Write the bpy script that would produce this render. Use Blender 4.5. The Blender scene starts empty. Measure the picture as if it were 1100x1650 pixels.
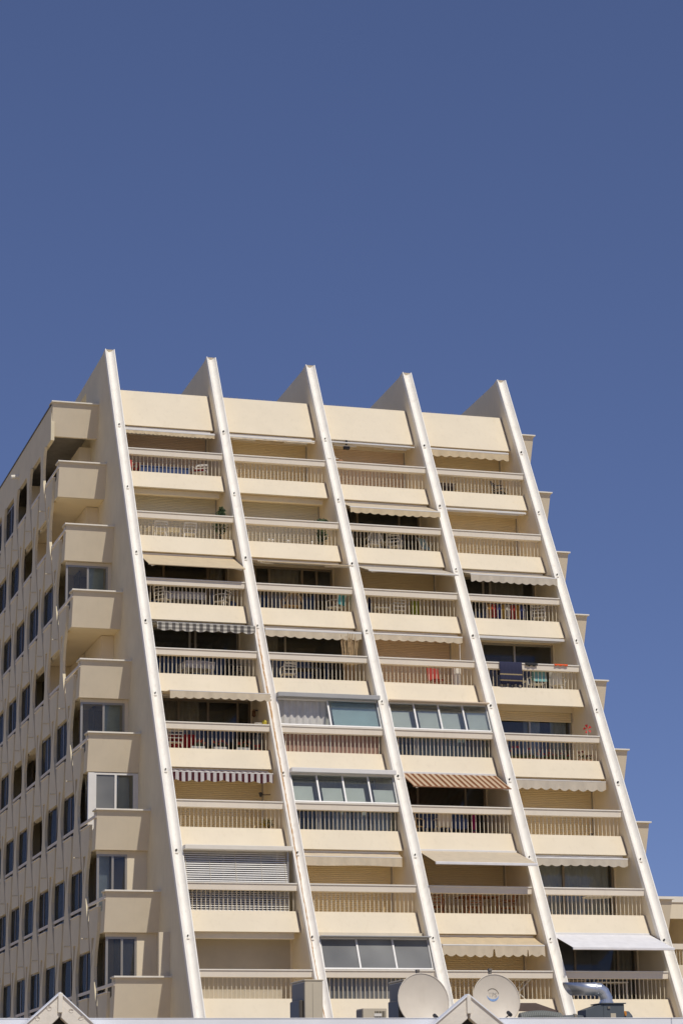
import bpy, bmesh, math, random
from mathutils import Vector, Matrix
R = math.radians
random.seed(7)
SC = bpy.context.scene
COL = SC.collection

# ------------------------------------------------------------------ camera
cd = bpy.data.cameras.new('camera'); cam = bpy.data.objects.new('camera', cd); COL.objects.link(cam)
M = [[0.9575765176, 0.2821971116, -0.0584123540], [-0.2877494047, 0.9252356156, -0.2472636967], [-0.0157319107, 0.2535820297, 0.9671859496]]
CP = (-16.93862, -83.42745, 1.57590)
cam.matrix_world = Matrix([[M[r][0], M[r][2], -M[r][1], CP[r]] for r in range(3)] + [[0, 0, 0, 1]])
cd.sensor_fit = 'VERTICAL'; cd.sensor_height = 24.0; cd.sensor_width = 16.0
cd.lens = 3889.9017 / 1650 * 24.0
cd.clip_start = 0.1; cd.clip_end = 5000
SC.camera = cam

# ------------------------------------------------------------------ sky and sun
SUN_EL, SUN_AZ = 55.0, 12.0            # azimuth measured from the front normal (-Y) towards +X
w = bpy.data.worlds.new('World'); SC.world = w; w.use_nodes = True
nt = w.node_tree; nt.nodes.clear()
sky = nt.nodes.new('ShaderNodeTexSky'); sky.sky_type = 'NISHITA'; sky.sun_disc = False
sky.sun_elevation = R(SUN_EL); sky.sun_rotation = R(180 - SUN_AZ)
sky.altitude = 0; sky.air_density = 0.55; sky.dust_density = 0.05; sky.ozone_density = 4.0
gam = nt.nodes.new('ShaderNodeGamma'); gam.inputs['Gamma'].default_value = 0.6
tint = nt.nodes.new('ShaderNodeVectorMath'); tint.operation = 'MULTIPLY'; tint.inputs[1].default_value = (0.91, 1.0, 1.47)
bg = nt.nodes.new('ShaderNodeBackground'); bg.inputs['Strength'].default_value = 0.105
out = nt.nodes.new('ShaderNodeOutputWorld')
nt.links.new(sky.outputs[0], gam.inputs['Color']); nt.links.new(gam.outputs[0], tint.inputs[0]); nt.links.new(tint.outputs[0], bg.inputs['Color']); nt.links.new(bg.outputs[0], out.inputs[0])
sd = bpy.data.lights.new('sun', 'SUN'); sd.energy = 2.95; sd.angle = R(0.53); sd.color = (1.0, 0.94, 0.84)
sun = bpy.data.objects.new('sun', sd); COL.objects.link(sun)
to_sun = Vector((math.sin(R(SUN_AZ)) * math.cos(R(SUN_EL)), -math.cos(R(SUN_AZ)) * math.cos(R(SUN_EL)), math.sin(R(SUN_EL))))
sun.rotation_euler = to_sun.to_track_quat('Z', 'Y').to_euler(); sun.location = (30, -60, 80)
SC.view_settings.view_transform = 'Standard'; SC.view_settings.look = 'None'
SC.view_settings.exposure = 0.0; SC.view_settings.gamma = 1.0; SC.view_settings.use_curve_mapping = False
SC.cycles.max_bounces = 10; SC.cycles.diffuse_bounces = 6; SC.cycles.glossy_bounces = 4; SC.cycles.transparent_max_bounces = 16

# ------------------------------------------------------------------ materials
MATS = {}
def mat(name, col, rough=0.6, var=0.06, scale=1.5, bump=0.0, bscale=40.0, metal=0.0, streak=0.0, spec=0.4, emit=None):
    if name in MATS: return MATS[name]
    m = bpy.data.materials.new(name); MATS[name] = m; m.use_nodes = True
    n = m.node_tree.nodes; l = m.node_tree.links; b = n['Principled BSDF']
    b.inputs['Roughness'].default_value = rough; b.inputs['Metallic'].default_value = metal
    b.inputs['Specular IOR Level'].default_value = spec
    tc = n.new('ShaderNodeTexCoord')
    nz = n.new('ShaderNodeTexNoise'); nz.inputs['Scale'].default_value = scale; nz.inputs['Detail'].default_value = 6; nz.inputs['Roughness'].default_value = 0.6
    l.new(tc.outputs['Object'], nz.inputs['Vector'])
    rp = n.new('ShaderNodeMapRange'); rp.inputs['From Min'].default_value = 0.3; rp.inputs['From Max'].default_value = 0.7
    rp.inputs['To Min'].default_value = 1 - var; rp.inputs['To Max'].default_value = 1 + var
    l.new(nz.outputs['Fac'], rp.inputs['Value'])
    mx = n.new('ShaderNodeVectorMath'); mx.operation = 'SCALE'; mx.inputs[0].default_value = col[:3]
    l.new(rp.outputs[0], mx.inputs['Scale'])
    last = mx.outputs[0]
    if streak > 0:
        mp = n.new('ShaderNodeMapping'); mp.inputs['Scale'].default_value = (5.0, 5.0, 0.35)
        l.new(tc.outputs['Object'], mp.inputs['Vector'])
        n2 = n.new('ShaderNodeTexNoise'); n2.inputs['Scale'].default_value = 1.6; n2.inputs['Detail'].default_value = 5
        l.new(mp.outputs[0], n2.inputs['Vector'])
        r2 = n.new('ShaderNodeMapRange'); r2.inputs['From Min'].default_value = 0.56; r2.inputs['From Max'].default_value = 0.78
        r2.inputs['To Min'].default_value = 0.0; r2.inputs['To Max'].default_value = streak
        l.new(n2.outputs['Fac'], r2.inputs['Value'])
        mm = n.new('ShaderNodeMix'); mm.data_type = 'RGBA'
        mm.inputs['B'].default_value = (col[0] * 0.62, col[1] * 0.58, col[2] * 0.5, 1)
        l.new(r2.outputs[0], mm.inputs['Factor']); l.new(last, mm.inputs['A']); last = mm.outputs['Result']
    l.new(last, b.inputs['Base Color'])
    if bump > 0:
        n3 = n.new('ShaderNodeTexNoise'); n3.inputs['Scale'].default_value = bscale; n3.inputs['Detail'].default_value = 4
        l.new(tc.outputs['Object'], n3.inputs['Vector'])
        bp = n.new('ShaderNodeBump'); bp.inputs['Strength'].default_value = bump; bp.inputs['Distance'].default_value = 0.01
        l.new(n3.outputs['Fac'], bp.inputs['Height']); l.new(bp.outputs[0], b.inputs['Normal'])
    return m

def glass(name, tint=(0.75, 0.8, 0.8), refl=1.0, dirt=0.04):
    if name in MATS: return MATS[name]
    m = bpy.data.materials.new(name); MATS[name] = m; m.use_nodes = True
    n = m.node_tree.nodes; l = m.node_tree.links; n.clear()
    o = n.new('ShaderNodeOutputMaterial'); t = n.new('ShaderNodeBsdfTransparent'); t.inputs[0].default_value = (*tint, 1)
    g = n.new('ShaderNodeBsdfGlossy'); g.inputs['Roughness'].default_value = 0.02; g.inputs['Color'].default_value = (0.9, 0.95, 1, 1)
    f = n.new('ShaderNodeFresnel'); f.inputs['IOR'].default_value = 1.5
    ml = n.new('ShaderNodeMath'); ml.operation = 'MULTIPLY'; ml.inputs[1].default_value = refl; ml.use_clamp = True
    mx = n.new('ShaderNodeMixShader'); l.new(f.outputs[0], ml.inputs[0]); l.new(ml.outputs[0], mx.inputs[0])
    l.new(t.outputs[0], mx.inputs[1]); l.new(g.outputs[0], mx.inputs[2])
    d = n.new('ShaderNodeBsdfDiffuse'); d.inputs['Color'].default_value = (0.5, 0.5, 0.47, 1)
    tc = n.new('ShaderNodeTexCoord'); nz = n.new('ShaderNodeTexNoise'); nz.inputs['Scale'].default_value = 0.7; nz.inputs['Detail'].default_value = 1.5
    l.new(tc.outputs['Object'], nz.inputs['Vector'])
    mr = n.new('ShaderNodeMapRange'); mr.inputs['From Min'].default_value = 0.2; mr.inputs['From Max'].default_value = 0.8; mr.inputs['To Min'].default_value = dirt * 0.5; mr.inputs['To Max'].default_value = dirt * 1.5
    l.new(nz.outputs['Fac'], mr.inputs['Value'])
    m2 = n.new('ShaderNodeMixShader'); l.new(mr.outputs[0], m2.inputs[0]); l.new(mx.outputs[0], m2.inputs[1]); l.new(d.outputs[0], m2.inputs[2])
    l.new(m2.outputs[0], o.inputs[0])
    return m

def stripes(name, ca, cb, period, duty=0.5, period_z=0.0, cc=None, transl=0.25):
    """woven fabric: stripes across the object's X (plus cross bands for a check)"""
    if name in MATS: return MATS[name]
    m = bpy.data.materials.new(name); MATS[name] = m; m.use_nodes = True
    n = m.node_tree.nodes; l = m.node_tree.links; b = n['Principled BSDF']; b.inputs['Roughness'].default_value = 0.9
    b.inputs['Specular IOR Level'].default_value = 0.1
    tc = n.new('ShaderNodeTexCoord'); sp = n.new('ShaderNodeSeparateXYZ'); l.new(tc.outputs['Object'], sp.inputs[0])
    def band(sock, per):
        a = n.new('ShaderNodeMath'); a.operation = 'DIVIDE'; a.inputs[1].default_value = per; l.new(sock, a.inputs[0])
        c = n.new('ShaderNodeMath'); c.operation = 'FRACT'; l.new(a.outputs[0], c.inputs[0])
        e = n.new('ShaderNodeMath'); e.operation = 'GREATER_THAN'; e.inputs[1].default_value = duty; l.new(c.outputs[0], e.inputs[0])
        return e.outputs[0]
    mx = n.new('ShaderNodeMix'); mx.data_type = 'RGBA'; mx.inputs['A'].default_value = (*ca, 1); mx.inputs['B'].default_value = (*cb, 1)
    l.new(band(sp.outputs[0], period), mx.inputs['Factor']); last = mx.outputs['Result']
    if period_z:
        m2 = n.new('ShaderNodeMix'); m2.data_type = 'RGBA'; m2.blend_type = 'MULTIPLY'; m2.inputs['B'].default_value = (*cc, 1)
        l.new(band(sp.outputs[2], period_z), m2.inputs['Factor']); l.new(last, m2.inputs['A']); last = m2.outputs['Result']
    nz = n.new('ShaderNodeTexNoise'); nz.inputs['Scale'].default_value = 4; nz.inputs['Detail'].default_value = 5; l.new(tc.outputs['Object'], nz.inputs['Vector'])
    mr = n.new('ShaderNodeMapRange'); mr.inputs['From Min'].default_value = 0.3; mr.inputs['From Max'].default_value = 0.7; mr.inputs['To Min'].default_value = 0.95; mr.inputs['To Max'].default_value = 1.04
    l.new(nz.outputs['Fac'], mr.inputs['Value'])
    s = n.new('ShaderNodeVectorMath'); s.operation = 'SCALE'; l.new(last, s.inputs[0]); l.new(mr.outputs[0], s.inputs['Scale'])
    l.new(s.outputs[0], b.inputs['Base Color'])
    if transl:
        t = n.new('ShaderNodeBsdfTranslucent'); l.new(s.outputs[0], t.inputs['Color'])
        ms = n.new('ShaderNodeMixShader'); ms.inputs[0].default_value = transl
        l.new(b.outputs[0], ms.inputs[1]); l.new(t.outputs[0], ms.inputs[2]); l.new(ms.outputs[0], n['Material Output'].inputs[0])
    return m

WALL = mat('cream_render', (0.79, 0.695, 0.525), 0.85, 0.035, 0.9, 0.25, 60, streak=0.16)
WHITE = mat('white_concrete', (0.88, 0.84, 0.76), 0.8, 0.04, 1.1, 0.2, 50, streak=0.22)
RAILP = mat('handrail_paint', (0.80, 0.715, 0.585), 0.7, 0.03, 1.5, 0.1, 60, streak=0.12)
PANEL = mat('side_panel_render', (0.755, 0.665, 0.48), 0.85, 0.05, 1.2, 0.2, 60, streak=0.18)
BALU = mat('baluster_paint', (0.72, 0.64, 0.49), 0.55, 0.03, 3)
SOFF = mat('soffit_paint', (0.86, 0.74, 0.52), 0.9, 0.04, 1.2)
SLAB = mat('slab_concrete', (0.58, 0.50, 0.39), 0.9, 0.06, 1.0)
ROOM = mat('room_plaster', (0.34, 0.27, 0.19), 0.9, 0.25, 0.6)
ROOF = mat('roof_gravel', (0.36, 0.34, 0.31), 0.95, 0.15, 3.0, 0.6, 30)
COPE = mat('coping_stone', (0.82, 0.77, 0.67), 0.7, 0.05, 2)
SHUT = [mat('shutter_cream', (0.76, 0.63, 0.40), 0.5, 0.03, 2), mat('shutter_beige', (0.68, 0.53, 0.38), 0.5, 0.03, 2), mat('shutter_grey', (0.70, 0.65, 0.51), 0.5, 0.03, 2)]
ALU = mat('aluminium_frame', (0.42, 0.39, 0.34), 0.35, 0.04, 3, metal=0.5)
ALUW = mat('white_frame', (0.80, 0.78, 0.74), 0.35, 0.03, 3)
ALUB = mat('bronze_frame', (0.26, 0.21, 0.15), 0.4, 0.05, 3)
GL = glass('clear_glass', (0.84, 0.86, 0.86), 0.65)
GLF = glass('flank_glass', (0.55, 0.56, 0.55), 0.13, 0.03)
GLD = glass('grey_glass', (0.30, 0.31, 0.32), 1.8, 0.38)
GLB = glass('green_glass', (0.86, 0.89, 0.88), 1.0, 0.05)
CURT = mat('net_curtain', (0.66, 0.64, 0.60), 0.95, 0.08, 3)
CURT2 = mat('beige_curtain', (0.45, 0.38, 0.29), 0.95, 0.1, 3)
DARK = mat('dark_void', (0.02, 0.018, 0.016), 0.8)

# ------------------------------------------------------------------ mesh helpers
class MB:
    def __init__(s): s.v = []; s.f = []
    def box(s, x0, x1, y0, y1, z0, z1):
        b = len(s.v)
        s.v += [(x0, y0, z0), (x1, y0, z0), (x1, y1, z0), (x0, y1, z0), (x0, y0, z1), (x1, y0, z1), (x1, y1, z1), (x0, y1, z1)]
        s.f += [tuple(b + i for i in q) for q in ((0, 3, 2, 1), (4, 5, 6, 7), (0, 1, 5, 4), (1, 2, 6, 5), (2, 3, 7, 6), (3, 0, 4, 7))]
        return s
    def prism_x(s, poly, x0, x1):            # poly of (y,z)
        b = len(s.v); n = len(poly)
        s.v += [(x0, y, z) for y, z in poly] + [(x1, y, z) for y, z in poly]
        s.f += [tuple(b + i for i in range(n)), tuple(b + n + i for i in reversed(range(n)))]
        s.f += [(b + i, b + n + i, b + n + (i + 1) % n, b + (i + 1) % n) for i in range(n)]
        return s
    def loft(s, A, B, caps=True):
        b = len(s.v); n = len(A); s.v += list(A) + list(B)
        if caps: s.f += [tuple(b + i for i in range(n)), tuple(b + n + i for i in reversed(range(n)))]
        s.f += [(b + i, b + n + i, b + n + (i + 1) % n, b + (i + 1) % n) for i in range(n)]
        return s
    def quad(s, *p):
        b = len(s.v); s.v += list(p); s.f.append(tuple(range(b, b + len(p)))); return s
    def tube(s, pts, r, n=8, caps=True):
        pts = [Vector(p) for p in pts]; b = len(s.v); rs = r if isinstance(r, (list, tuple)) else [r] * len(pts)
        prev = None
        for i, p in enumerate(pts):
            d = (pts[min(i + 1, len(pts) - 1)] - pts[max(i - 1, 0)]).normalized()
            if prev is None:
                u = d.orthogonal().normalized()
            else:
                u = (prev - d * prev.dot(d)).normalized()
            prev = u; q = d.cross(u)
            for j in range(n):
                a = 2 * math.pi * j / n
                s.v.append(tuple(p + (u * math.cos(a) + q * math.sin(a)) * rs[i]))
        for i in range(len(pts) - 1):
            for j in range(n):
                s.f.append((b + i * n + j, b + i * n + (j + 1) % n, b + (i + 1) * n + (j + 1) % n, b + (i + 1) * n + j))
        if caps:
            s.f.append(tuple(b + j for j in reversed(range(n)))); e = b + (len(pts) - 1) * n
            s.f.append(tuple(e + j for j in range(n)))
        return s
    def lathe(s, prof, n=16, c=(0, 0, 0)):
        b = len(s.v)
        for r, z in prof:
            for j in range(n):
                a = 2 * math.pi * j / n; s.v.append((c[0] + r * math.cos(a), c[1] + r * math.sin(a), c[2] + z))
        for i in range(len(prof) - 1):
            for j in range(n):
                s.f.append((b + i * n + j, b + i * n + (j + 1) % n, b + (i + 1) * n + (j + 1) % n, b + (i + 1) * n + j))
        s.f.append(tuple(b + j for j in reversed(range(n)))); e = b + (len(prof) - 1) * n
        s.f.append(tuple(e + j for j in range(n)))
        return s
    def build(s, name, m, parent=None, loc=None, smooth=False, bevel=0.0, label=None, kind=None):
        me = bpy.data.meshes.new(name); me.from_pydata(s.v, [], s.f)
        if bevel > 0 or True:
            bm = bmesh.new(); bm.from_mesh(me)
            bmesh.ops.recalc_face_normals(bm, faces=bm.faces)
            if bevel > 0:
                ed = [e for e in bm.edges if len(e.link_faces) == 2 and e.calc_face_angle(0) > 0.6]
                bmesh.ops.bevel(bm, geom=ed, offset=bevel, segments=1, affect='EDGES', profile=0.5)
            bm.to_mesh(me); bm.free()
        me.materials.append(m)
        if smooth:
            for p in me.polygons: p.use_smooth = True
        o = bpy.data.objects.new(name, me); COL.objects.link(o)
        if parent is not None: o.parent = parent
        if loc is not None: o.location = loc
        if label: o['label'] = label
        if kind: o['kind'] = kind
        return o

def thing(name, label, cat, loc=(0, 0, 0), rz=0.0, group=None, parent=None):
    o = bpy.data.objects.new(name, None); COL.objects.link(o); o.location = loc; o.rotation_euler = (0, 0, rz)
    o.empty_display_size = 0.2
    if parent is None:
        o['label'] = label; o['category'] = cat
        if group: o['group'] = group
    else:
        o.parent = parent
    return o
def tag(o, label, cat, group=None):
    o['label'] = label; o['category'] = cat
    if group: o['group'] = group
    return o
def inst(src, parent, loc=None, name=None):
    c = src.copy(); COL.objects.link(c); c.parent = parent
    if name: c.name = name
    if loc is not None: c.location = loc
    return c

# ------------------------------------------------------------------ the setting
mb = MB(); mb.quad((-900, -900, 0), (900, -900, 0), (900, 900, 0), (-900, 900, 0))
g = mb.build('ground', mat('sandy_paving', (0.42, 0.345, 0.235), 0.9, 0.15, 0.4, 0.4, 8)); g['kind'] = 'structure'

# ------------------------------------------------------------------ the pyramid building
W, S, H = 3.95655, 1.58461, 2.8
NB = 4
def RT(k): return 26.4 - H * k
def YR(k): return -S * k
YBACK = 20.0
bld = thing('apartment_building', 'cream stepped apartment block with sloping white concrete ribs and tiers of balconies', 'building')

SLOPE = S / H
def yfront(z, off=-0.11): return off - SLOPE * (26.4 - z)
dn = Vector((0, -S, -H)).normalized(); nn = Vector((0, -H, S)).normalized()
RUST = None
def flange_mat(rust):
    nm = 'rib_channel_rusty' if rust else 'rib_channel'
    m = mat(nm, (0.90, 0.865, 0.785), 0.75, 0.05, 1.3, 0.2, 50, streak=0.34)
    if not rust: return m
    n = m.node_tree.nodes; l = m.node_tree.links; b = n['Principled BSDF']
    src = b.inputs['Base Color'].links[0].from_socket
    tc = n.new('ShaderNodeTexCoord'); sp = n.new('ShaderNodeSeparateXYZ'); l.new(tc.outputs['Object'], sp.inputs[0])
    nz = n.new('ShaderNodeTexNoise'); nz.inputs['Scale'].default_value = 2.2; nz.inputs['Detail'].default_value = 8; nz.inputs['Roughness'].default_value = 0.7
    l.new(tc.outputs['Object'], nz.inputs['Vector'])
    def mth(op, a, bb, clamp=False):
        q = n.new('ShaderNodeMath'); q.operation = op; q.use_clamp = clamp
        for i, s_ in enumerate((a, bb)):
            if isinstance(s_, (int, float)): q.inputs[i].default_value = s_
            else: l.new(s_, q.inputs[i])
        return q.outputs[0]
    wob = mth('MULTIPLY', mth('SUBTRACT', nz.outputs['Fac'], 0.5), 0.10)
    dx = mth('ABSOLUTE', mth('SUBTRACT', mth('SUBTRACT', sp.outputs[0], W + 0.13), wob), 0.0)
    # running width by height
    mr = n.new('ShaderNodeMapRange'); mr.inputs['From Min'].default_value = 6.0; mr.inputs['From Max'].default_value = 16.0; mr.inputs['To Min'].default_value = 0.022; mr.inputs['To Max'].default_value = 0.055
    l.new(sp.outputs[2], mr.inputs['Value'])
    core = mth('SUBTRACT', 1.0, mth('DIVIDE', dx, mr.outputs[0]), True)
    zt = n.new('ShaderNodeMapRange'); zt.inputs['From Min'].default_value = 19.4; zt.inputs['From Max'].default_value = 18.2; l.new(sp.outputs[2], zt.inputs['Value'])
    msk = mth('MULTIPLY', mth('MULTIPLY', core, 1.7, True), zt.outputs[0], True)
    n4 = n.new('ShaderNodeTexNoise'); n4.inputs['Scale'].default_value = 5; n4.inputs['Detail'].default_value = 5; l.new(tc.outputs['Object'], n4.inputs['Vector'])
    msk = mth('MULTIPLY', msk, mth('MULTIPLY', n4.outputs['Fac'], 1.7, True), True)
    mx = n.new('ShaderNodeMix'); mx.data_type = 'RGBA'; mx.inputs['B'].default_value = (0.42, 0.22, 0.07, 1)
    l.new(msk, mx.inputs['Factor']); l.new(src, mx.inputs['A']); l.new(mx.outputs['Result'], b.inputs['Base Color'])
    return m

TOPZ = 30.86
prof = [(-0.004, -0.19), (-0.004, 0.0), (0.024, 0.0)]
for a in range(0, 11):
    t = a / 10; prof.append((0.028 + 0.304 * t, -0.012 - 0.135 * math.sin(math.pi * t) ** 0.8))
prof += [(0.336, 0.0), (0.364, 0.0), (0.364, -0.19)]
for j in range(NB + 1):
    x = j * W
    fin = MB()
    # web up to roof level
    zr = 28.7
    yf0, yfr, yft = yfront(0) + 0.21, yfront(zr) + 0.21, yfront(TOPZ) + 0.20
    fin.prism_x([(yf0, 0), (YBACK - 0.3, 0), (YBACK - 0.3, zr), (yfr, zr)], x, x + 0.36)
    top = [(yfr, zr - 0.001), (yft, TOPZ), (2.55, 30.98), (2.95, 30.90), (3.6, 30.87), (9.0, 30.74), (15.0, 30.70), (15.0, zr - 0.001)]
    top += [(8.6, zr - 0.001), (8.6, 30.37), (6.25, 30.37), (6.25, zr - 0.001)]      # passage through the rib at roof level
    fin.prism_x(top, x, x + 0.36)
    fo = fin.build('rib', PANEL if j == 0 else WALL, bld)
    zb = 0.0
    p0 = Vector((0, yfront(TOPZ + 0.12), TOPZ + 0.12)); p1 = Vector((0, yfront(zb), zb))
    A = [tuple(Vector((x + px, 0, 0)) + p0 + nn * pn) for px, pn in prof]
    B = [tuple(Vector((x + px, 0, 0)) + p1 + nn * pn) for px, pn in prof]
    ch = MB().loft(A, B); ch.build('rib_channel', flange_mat(j == 1), fo, label='white channel along the rib front, rust streaked' if j == 1 else None)
    for k in range(-1, 8):
        zc = RT(k) - H * 0.605
        c = Vector((x + 0.18, yfront(zc), zc)) - nn * 0.12
        sp = MB(); sp.tube([c - nn * 0.05, c + nn * 0.035], random.choice((0.022, 0.026, 0.032)), 10)
        so = sp.build('drain_hole', DARK, fo)
        lp = MB(); q = c + dn * 0.105
        lp.loft([tuple(q + Vector((sx * 0.05, 0, 0)) + dn * sd * 0.02 - nn * 0.05) for sx, sd in ((-1, -1), (1, -1), (1, 1), (-1, 1))],
                [tuple(q + Vector((sx * 0.045, 0, 0)) + dn * sd * 0.016 + nn * 0.03) for sx, sd in ((-1, -1), (1, -1), (1, 1), (-1, 1))])
        lp.build('drain_lip', WHITE, fo)

# slabs, roof, rear
def slab(k, name='floor_slab', y0=None):
    z = RT(k) - 1.05
    m = MB(); m.box(-1.70, NB * W + 1.78, (YR(k) + 0.03) if y0 is None else y0, YBACK, z - 0.2, z)
    return m
for k in range(0, 9):
    m = MB(); z = RT(k) - 1.05
    for i in range(NB):
        m.box(i * W + 0.361, (i + 1) * W - 0.001, YR(k) + 0.20, YBACK - 0.35, z - 0.2, z)
    m.box(-1.70, -0.001, YR(k) + 2.40, YBACK - 0.35, z - 0.322, z)
    m.box(NB * W + 0.361, NB * W + 1.76, YR(k) + 2.35, YBACK - 0.35, z - 0.2, z)
    m.build('floor_slab', SOFF, bld)
m = MB()
for i in range(NB): m.box(i * W + 0.361, (i + 1) * W - 0.001, 2.2, YBACK - 0.35, 28.45, 28.68)
m.box(-1.70, -0.001, 3.9, YBACK - 0.35, 28.45, 28.68); m.box(NB * W + 0.361, NB * W + 1.76, 3.9, YBACK - 0.35, 28.45, 28.68)
m.build('roof', ROOF, bld)
m = MB(); m.box(-1.72, NB * W + 1.8, YBACK - 0.3, YBACK, 0, 28.95); m.build('rear_wall', PANEL, bld)
# podium below the lowest visible balcony
m = MB()
for i in range(NB): m.box(i * W + 0.362, (i + 1) * W - 0.002, YR(8) + 1.4, YR(8) + 1.7, 0, RT(8) - 1.25)
m.build('podium_wall', WALL, bld)

# parapet bands
bandp = [(0.0, -0.88), (-0.41, -1.57), (-0.25, -1.57), (0.10, -1.13), (0.24, -1.06), (0.24, -0.88)]
def xr(i): return i * W + 0.37, (i + 1) * W - 0.035
for k in range(0, 8):
    for i in range(NB):
        a, b = xr(i)
        MB().prism_x([(YR(k) + y, RT(k) + z) for y, z in bandp], a, b).build('parapet_band', WALL, bld, bevel=0.008)
for i in range(NB):
    a, b = xr(i)
    MB().prism_x([(2.17, 29.28), (1.24, 27.64), (1.40, 27.64), (2.24, 28.6), (2.34, 28.7), (2.34, 29.28)], a, b).build('roof_parapet_band', WALL, bld, bevel=0.008)
    s = MB()
    for q in range(60):
        x = a + (b - a) * random.random()
        s.tube([(x, 2.25, 29.27), (x + random.uniform(-.04, .04), 2.25 + random.uniform(-.04, .04), 29.36)], 0.003, 3)
    s.build('bird_spikes', ALU, bld, kind='stuff')

# railings
bal = MB().box(-0.010, 0.010, -0.012, 0.012, -0.93, -0.235); bal_src = None
BX = 25
rest = MB()
for k in range(0, 8):
    for i in range(NB):
        a, b = i * W + 0.365, (i + 1) * W - 0.004
        r = thing('railing', None, None, parent=bld)
        MB().box(a, b, YR(k) - 0.005, YR(k) + 0.23, RT(k) - 0.24, RT(k) - 0.045).build('handrail', RAILP, r, bevel=0.006)
        MB().box(a, b, YR(k) - 0.035, YR(k) + 0.25, RT(k) - 0.043, RT(k)).build('rail_cap', COPE, r, bevel=0.006)
        single = k >= 6 or (k == 5 and i < 3)
        for q in range(BX):
            x = a + 0.09 + (b - a - 0.18) * q / (BX - 1)
            y = YR(k) + 0.185
            if single:
                if bal_src is None:
                    bal_src = bal.build('baluster', BALU, r, (x, y, RT(k)))
                else: inst(bal_src, r, (x, y, RT(k)), 'baluster')
            else:
                rest.box(x - 0.011, x + 0.011, y - 0.013, y + 0.013, RT(k) - 0.93, RT(k) - 0.235)
rest.build('balusters', BALU, bld, kind='stuff')

# back walls, shutters, windows of the terraces
def shutter(i, k, z0, z1, m, y):
    a, b = i * W + 0.42, (i + 1) * W - 0.10
    o = MB(); n = max(2, int((z1 - z0) / 0.062)); p = []
    for q in range(n):
        zz = z0 + (z1 - z0) * q / n; h = (z1 - z0) / n
        p += [(y - 0.012, zz), (y - 0.024, zz + h * 0.3), (y - 0.02, zz + h * 0.8), (y - 0.002, zz + h * 0.9)]
    p += [(y - 0.01, z1), (y + 0.03, z1), (y + 0.03, z0)]
    o.prism_x(p, a, b); s = o.build('roller_shutter', m, bld)
    for x in (b, a - 0.05): MB().box(x, x + 0.05, y - 0.05, y + 0.04, z0, z1).build('guide_rail', ALU, s)
    return s
def window(i, k, z0, z1, y, fr, gl, splits, curtain=None, cx=None, name='window'):
    a, b = i * W + 0.41, (i + 1) * W - 0.09
    wn = thing(name, None, None, parent=bld)
    f = MB(); xs = [a] + [a + (b - a) * t for t in splits] + [b]
    f.box(a, b, y - 0.05, y + 0.05, z1 - 0.07, z1); f.box(a, b, y - 0.05, y + 0.05, z0, z0 + 0.07)
    for q, x in enumerate(xs):
        wd = 0.035; f.box(max(a, x - wd), min(b, x + wd), y - 0.06 - 0.004 * (q % 2), y + 0.045, z0 + 0.071, z1 - 0.071)
    f.build('frame', fr, wn)
    for q in range(len(xs) - 1):
        yy = y + (0.012 if q % 2 else -0.012)
        MB().box(xs[q] + 0.036, xs[q + 1] - 0.036, yy - 0.003, yy + 0.003, z0 + 0.072, z1 - 0.072).build('pane', gl, wn)
    if curtain:
        for c0, c1 in cx or [(0.02, 0.98)]:
            xa, xb = a + (b - a) * c0, a + (b - a) * c1; n = int((xb - xa) / 0.05) + 2
            c = MB(); ph = random.random() * 6
            vs = [(xa + (xb - xa) * q / n, y + 0.16 + 0.03 * math.sin(q * 1.3 + ph) + 0.01 * math.sin(q * 0.37)) for q in range(n + 1)]
            for q in range(n):
                c.quad((vs[q][0], vs[q][1], z0 + 0.02), (vs[q + 1][0], vs[q + 1][1], z0 + 0.02), (vs[q + 1][0], vs[q + 1][1], z1 - 0.05), (vs[q][0], vs[q][1], z1 - 0.05))
            c.build('curtain', curtain, wn, smooth=True)
    return wn
WT = {(0, 0): ('half', 1), (1, 0): ('shut', 0), (2, 0): ('shut', 1), (3, 0): ('shut', 0),
      (0, 1): ('shut', 2), (1, 1): ('shut', 2), (2, 1): ('win', ALUB, [.3, .78], None, None), (3, 1): ('shut', 0),
      (0, 2): ('win', ALUB, [.33, .8], CURT2, [(.82, .97)]), (1, 2): ('win', ALUB, [.17, .32, .68, .84], CURT2, [(.34, .66)]), (2, 2): ('shut', 0), (3, 2): ('win', ALU, [.42, .5], CURT2, [(.52, .9)]),
      (0, 3): ('win', ALU, [.5, .56], None, None), (1, 3): ('win', ALU, [.36], CURT2, [(.05, .3)]), (2, 3): ('shut', 1), (3, 3): ('win', ALU, [.22, .58], None, None),
      (0, 4): ('win', ALUB, [.28, .58, .88], CURT2, [(.05, .5)]), (1, 4): ('win', ALU, [.5], None, None), (2, 4): ('win', ALU, [.5], CURT, [(.1, .95)]), (3, 4): ('part', ALU, [.22, .55], CURT, [(.5, .68), (.8, .97)]),
      (0, 5): ('shut', 0), (1, 5): ('win', ALU, [.4, .7], CURT, [(.4, .95)]), (2, 5): ('win', ALUB, [.3, .8], None, None), (3, 5): ('shut', 0),
      (0, 6): ('win', ALU, [.5], None, None), (1, 6): ('shut', 0), (2, 6): ('shut', 0), (3, 6): ('win', ALUB, [.48], CURT, [(.02, .98)]),
      (0, 7): ('plain', 2), (1, 7): ('win', ALU, [.5], CURT2, [(.1, .9)]), (2, 7): ('shut', 0), (3, 7): ('win', ALUB, [.38, .82], CURT2, [(.8, .99)])}
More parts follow.
